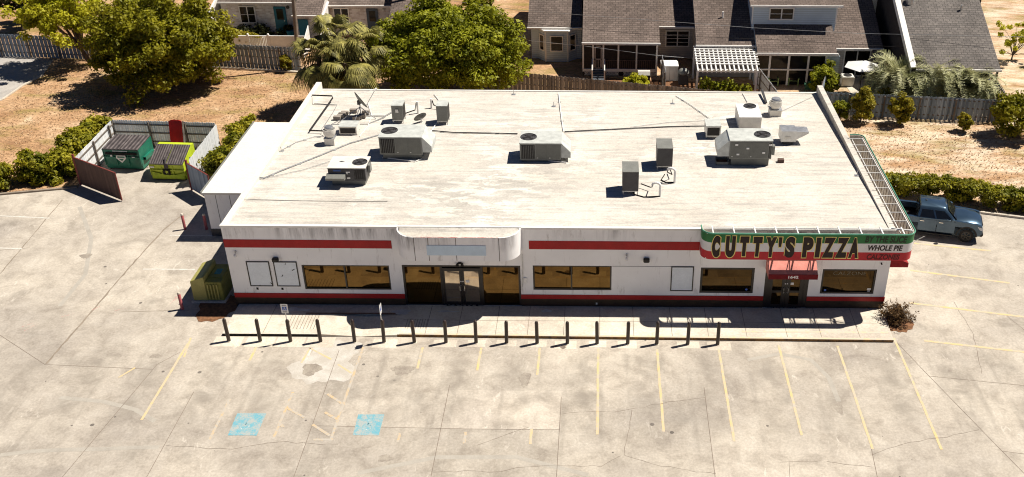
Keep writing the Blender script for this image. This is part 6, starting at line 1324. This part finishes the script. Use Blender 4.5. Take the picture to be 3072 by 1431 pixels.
# ================================================================== pickup truck (built nose along +x, origin on the ground below its middle)
T = thing('pickup_truck', 'dark blue-grey four door pickup parked nose right beside the hedge', 'pickup truck', (0, 0, 0))
def carpaint():
    m, t, b = newmat('grey_metallic_paint'); v = pos(t, obj=True); b.inputs['Base Color'].default_value = (.075, .075, .08, 1); b.inputs['Metallic'].default_value = .6; b.inputs['Roughness'].default_value = .28; b.inputs['Coat Weight'].default_value = .7; b.inputs['Coat Roughness'].default_value = .03
    t.links.new(mix(t, ramp(t, noise(t, v, 2, 4), [(.3, 0.), (.7, 1.)]), (.042, .078, .122), (.058, .1, .148)), b.inputs['Base Color']); return m
M['car'] = carpaint(); M['cglass'] = glass('truck_glass', (.03, .034, .036), .03, .5); M['tyre'] = plain('tyre_rubber', (.025, .022, .02), .85); M['chrome'] = plain('chrome', (.8, .78, .75), .12, metal=1.); M['rim'] = plain('black_wheel', (.06, .055, .05), .35, metal=.6); M['lamp'] = plain('headlamp', (.75, .76, .78), .1, spec=.8)
hw = .94; RW = .40; FX, RX = 1.62, -1.62
def arch(cx, r=.5, n=9): return [(cx + r * math.cos(t), max(.36, .4 + r * math.sin(t))) for t in np.linspace(math.pi + .1, -.1, n)]
def lower(b, y0, y1, inset=0):
    prof = [(-2.68, .55), (-2.1, .5)] + arch(RX) + [(-1.0, .38), (.95, .38)] + arch(FX) + [(2.1, .42), (2.28, .45), (2.4, .6), (2.42, .9), (2.36, 1.07), (2.1, 1.14), (.95, 1.23), (-2.66, 1.2), (-2.7, .9)]
    b.ext([(x, y0, z) for x, z in prof], (0, y1 - y0, 0))
b = MB(); lower(b, -hw, -hw + .16); lower(b, hw - .16, hw); 
b.box(-2.66, -2.56, -hw + .161, hw - .161, .5, 1.2); b.box(-2.56, -.95, -hw + .161, hw - .161, .55, .72)
b.ext([(-.95, -hw + .161, .5), (2.28, -hw + .161, .5), (2.36, -hw + .161, 1.02), (2.1, -hw+.161, 1.1), (.95, -hw+.161, 1.19), (-.95, -hw + .161, 1.18)], (0, 2*hw - .322, 0))
body = b.build('body', M['car'], T, smooth=True, bevel=.025)
st = [(.93, 1.22, .86), (1.5, 1.25, .83), (2.05, 1.19, .78), (2.36, 1.06, .7)]; vs = []
for x, z, wv in st: vs += [(x, y * wv, z + .045 * (1 - (abs(y)) ** 2.2) - (.0 if abs(y) < 1 else .05)) for y in (-1, -.8, -.4, 0, .4, .8, 1)]
b = MB(); b.add(vs, [(i*7+j_, i*7+j_+1, (i+1)*7+j_+1, (i+1)*7+j_) for i in range(3) for j_ in range(6)]); b.build('hood', M['car'], T, smooth=True)
# cab
rings = [(1.2, [(-1.0, .93), (.95, .9)]), ]
cabb = [(-1.0, 1.19), (.98, 1.19)]; cabt = [(-.78, 1.79), (.12, 1.80)]
yb2, yt = .90, .70
def cabpt(s, z, side):  # s in 0..1 back to front
    k = (z - 1.19) / .6; x = (-1.06 + .1 * k) + (( .98 - .6 * k) - (-1.06 + .1 * k)) * s; return (x, side * (yb2 + (yt - yb2) * k), z)
b = MB(); zs_ = [1.19, 1.5, 1.72, 1.79]
ring = []
for z in zs_:
    k = (z - 1.19) / .6; yk = yb2 + (yt - yb2) * k - (.05 if z > 1.75 else 0); xb0, xf = -1.06 + .1 * k, .98 - .6 * k
    ring.append([(xb0, -yk, z), (xb0 + .9, -yk, z), (xf - .12, -yk, z), (xf, -yk * .9, z), (xf + .03, 0, z), (xf, yk * .9, z), (xf - .12, yk, z), (xb0 + .9, yk, z), (xb0, yk, z), (xb0 - .02, 0, z)])
ring.append([(x * .94 - .02, y * .92, 1.83) for x, y, z in ring[-1]])
n = 10; b.add([p for r_ in ring for p in r_], [(i*n+j_, i*n+(j_+1) % n, (i+1)*n+(j_+1) % n, (i+1)*n+j_) for i in range(len(ring)-1) for j_ in range(n)] + [tuple(range((len(ring)-1)*n, len(ring)*n))])
b.build('cab', M['car'], T, smooth=True)
def sidewin(s0, s1, side, name):
    q = [cabpt(s0, 1.24, side), cabpt(s1[0], 1.24, side), cabpt(s1[1], 1.66, side), cabpt(s0 + .02, 1.66, side)]; b = MB(); b.ext([(x, y + side * .004, z) for x, y, z in q], (0, side * .012, 0)); return b.build(name, M['cglass'], T)
for sd in (-1, 1):
    sidewin(.06, (.47, .46), sd, 'side_window'); sidewin(.51, (.93, .86), sd, 'side_window')
    b = MB(); b.ext([(-.88, sd * (yb2 + .006), 1.195), (.9, sd * (yb2 + .006), 1.195), (.9, sd * (yb2 + .006), 1.225), (-.88, sd * (yb2 + .006), 1.225)], (0, sd * .012, 0)); b.build('chrome_strip', M['chrome'], T)
    for x0, x1 in ((-.98, .0), (.02, .98)):
        b = MB(); y = sd * (hw + .002); b.ext([(x0 + .01, y, .46), (x1 - .01, y, .46), (x1 - .01, y, 1.15), (x0 + .01, y, 1.15)], (0, sd * .012, 0)); dr = b.build('door', M['car'], T, bevel=.005)
        b = MB(); b.box(x0 + .08, x0 + .3, min(y, y + sd * .05), max(y, y + sd * .05), 1.03, 1.075); b.build('handle', M['chrome'], dr)
    b = MB(); b.lathe([(.03, -.08), (.1, -.06), (.11, .05), (.05, .1)], (.78, sd * 1.04, 1.3), 10); b.build('mirror', M['car'], T, smooth=True)
    b = MB(); b.box(-.9, .9, sd * .98 - .07, sd * .98 + .07, .34, .39); b.build('running_board', M['black'], T)
    b = MB(); b.ext([(2.12, sd * (hw - .3), 1.04), (2.4, sd * (hw - .32), .98), (2.435, sd * (hw - .32), .8), (2.25, sd * (hw - .3), .86)], (0, sd * .33, 0)); b.build('headlight', M['lamp'], T)
    b = MB(); b.box(-2.69, -2.55, min(sd * (hw - .14), sd * (hw + .004)), max(sd * (hw - .14), sd * (hw + .004)), .8, 1.15); b.build('tail_light', plain('red_lamp', (.3, .01, .01), .2), T)
    b = MB(); b.box(-2.5, -.98, min(sd * (hw - .17), sd * (hw + .003)), max(sd * (hw - .17), sd * (hw + .003)), 1.201, 1.23); b.build('bed_rail', M['car'], T)
    for cx_ in (FX, RX):
        b = MB(); prof = [(.0, .0), (.25, -.11), (.36, -.12), (RW - .02, -.11), (RW, -.08), (RW, .08), (RW - .02, .11), (.36, .12), (.25, .11)]
        vs = []; nn = 24
        for r_, o in prof: vs += [(cx_ + r_ * math.cos(t), sd * (hw - .1) + o, RW + r_ * math.sin(t)) for t in np.linspace(0, 2*math.pi, nn, endpoint=False)]
        b.add(vs, [(i*nn+j_, i*nn+(j_+1) % nn, (i+1)*nn+(j_+1) % nn, (i+1)*nn+j_) for i in range(len(prof)-1) for j_ in range(nn)]); wh = b.build('wheel', M['tyre'], T, smooth=True)
        b = MB(); yo = sd * (hw + .005)
        for k in range(6):
            a = k * math.pi / 3; b.add([(cx_ + rr * math.cos(a + da), yo + sd * dy, RW + rr * math.sin(a + da)) for rr, da, dy in ((.05, -.6, .02), (.24, -.17, .01), (.24, .17, .01), (.05, .6, .02))], [(0, 1, 2, 3)])
        for t0, t1 in zip(np.linspace(0, 2*math.pi, 25)[:-1], np.linspace(0, 2*math.pi, 25)[1:]): b.add([(cx_ + rr * math.cos(t), yo + sd * .012, RW + rr * math.sin(t)) for rr, t in ((.22, t0), (.26, t0), (.26, t1), (.22, t1))], [(0, 1, 2, 3)])
        b.build('rim', M['rim'], wh)
        b = MB(); a_ = [(cx_ + r_ * math.cos(t), sd * (hw + .004), RW + r_ * math.sin(t)) for r_ in (.49, .57) for t in np.linspace(0, math.pi, 12)]; b.add(a_, [(i, i+1, 12+i+1, 12+i) for i in range(11)]); b.build('wheel_arch_trim', M['black'], T)
def ws(x0, x1, z0, z1, y0, y1, nm):
    b = MB(); b.ext([(x0, -y0, z0), (x0, y0, z0), (x1, y1, z1), (x1, -y1, z1)], (.012, 0, .012)); b.build(nm, M['cglass'], T)
ws(1.01, .51, 1.24, 1.73, .78, .64, 'windscreen')
b = MB(); b.ext([(-1.09, -.7, 1.25), (-1.09, .7, 1.25), (-1.01, .6, 1.68), (-1.01, -.6, 1.68)], (-.012, 0, .004)); b.build('rear_window', M['cglass'], T)
b = MB(); b.box(2.38, 2.44, -.55, .55, .66, 1.0); b.build('grille', M['black'], T); b = MB(); b.box(2.28, 2.5, -.9, .9, .4, .62); b.build('bumper', M['black'], T, bevel=.05); b = MB(); b.box(-2.8, -2.69, -.85, .85, .48, .62); b.build('bumper', M['chrome'], T, bevel=.03)
b = MB(); b.box(-2.55, -1.0, -hw + .17, hw - .17, .722, .74); b.build('bed_liner', M['black'], T)
b = MB(); b.box(.97, 1.12, -.75, .75, 1.185, 1.2); b.build('wiper_cowl', M['black'], T)
b = MB(); b.box(2.43, 2.455, -.1, .1, .65, .66); b.cyl((-.62, 0, 1.82), (-.7, 0, 1.88), .05, .02); b.build('roof_antenna', M['black'], T)
TR_ROT = math.atan2(6.66 - 7.42, 37.76 - 34.58); fwd = Vector((math.cos(TR_ROT), math.sin(TR_ROT), 0)); lft = Vector((-fwd.y, fwd.x, 0))
T.location = Vector((37.76, 6.66, 0)) - fwd * FX + lft * (hw + .02); T.rotation_euler = (0, 0, TR_ROT)
p = T.location - fwd * 1.75 - lft * .3; J = thing('water_jug', 'clear plastic jug standing in the pickup bed', 'jug', (p.x, p.y, .745)); b = MB(); b.lathe([(.14, 0), (.15, .04), (.15, .28), (.06, .38), (.05, .44), (.02, .45)], (p.x, p.y, .745), 14); b.build('bottle', plain('cloudy_plastic', (.5, .5, .5), .3), J, smooth=True)
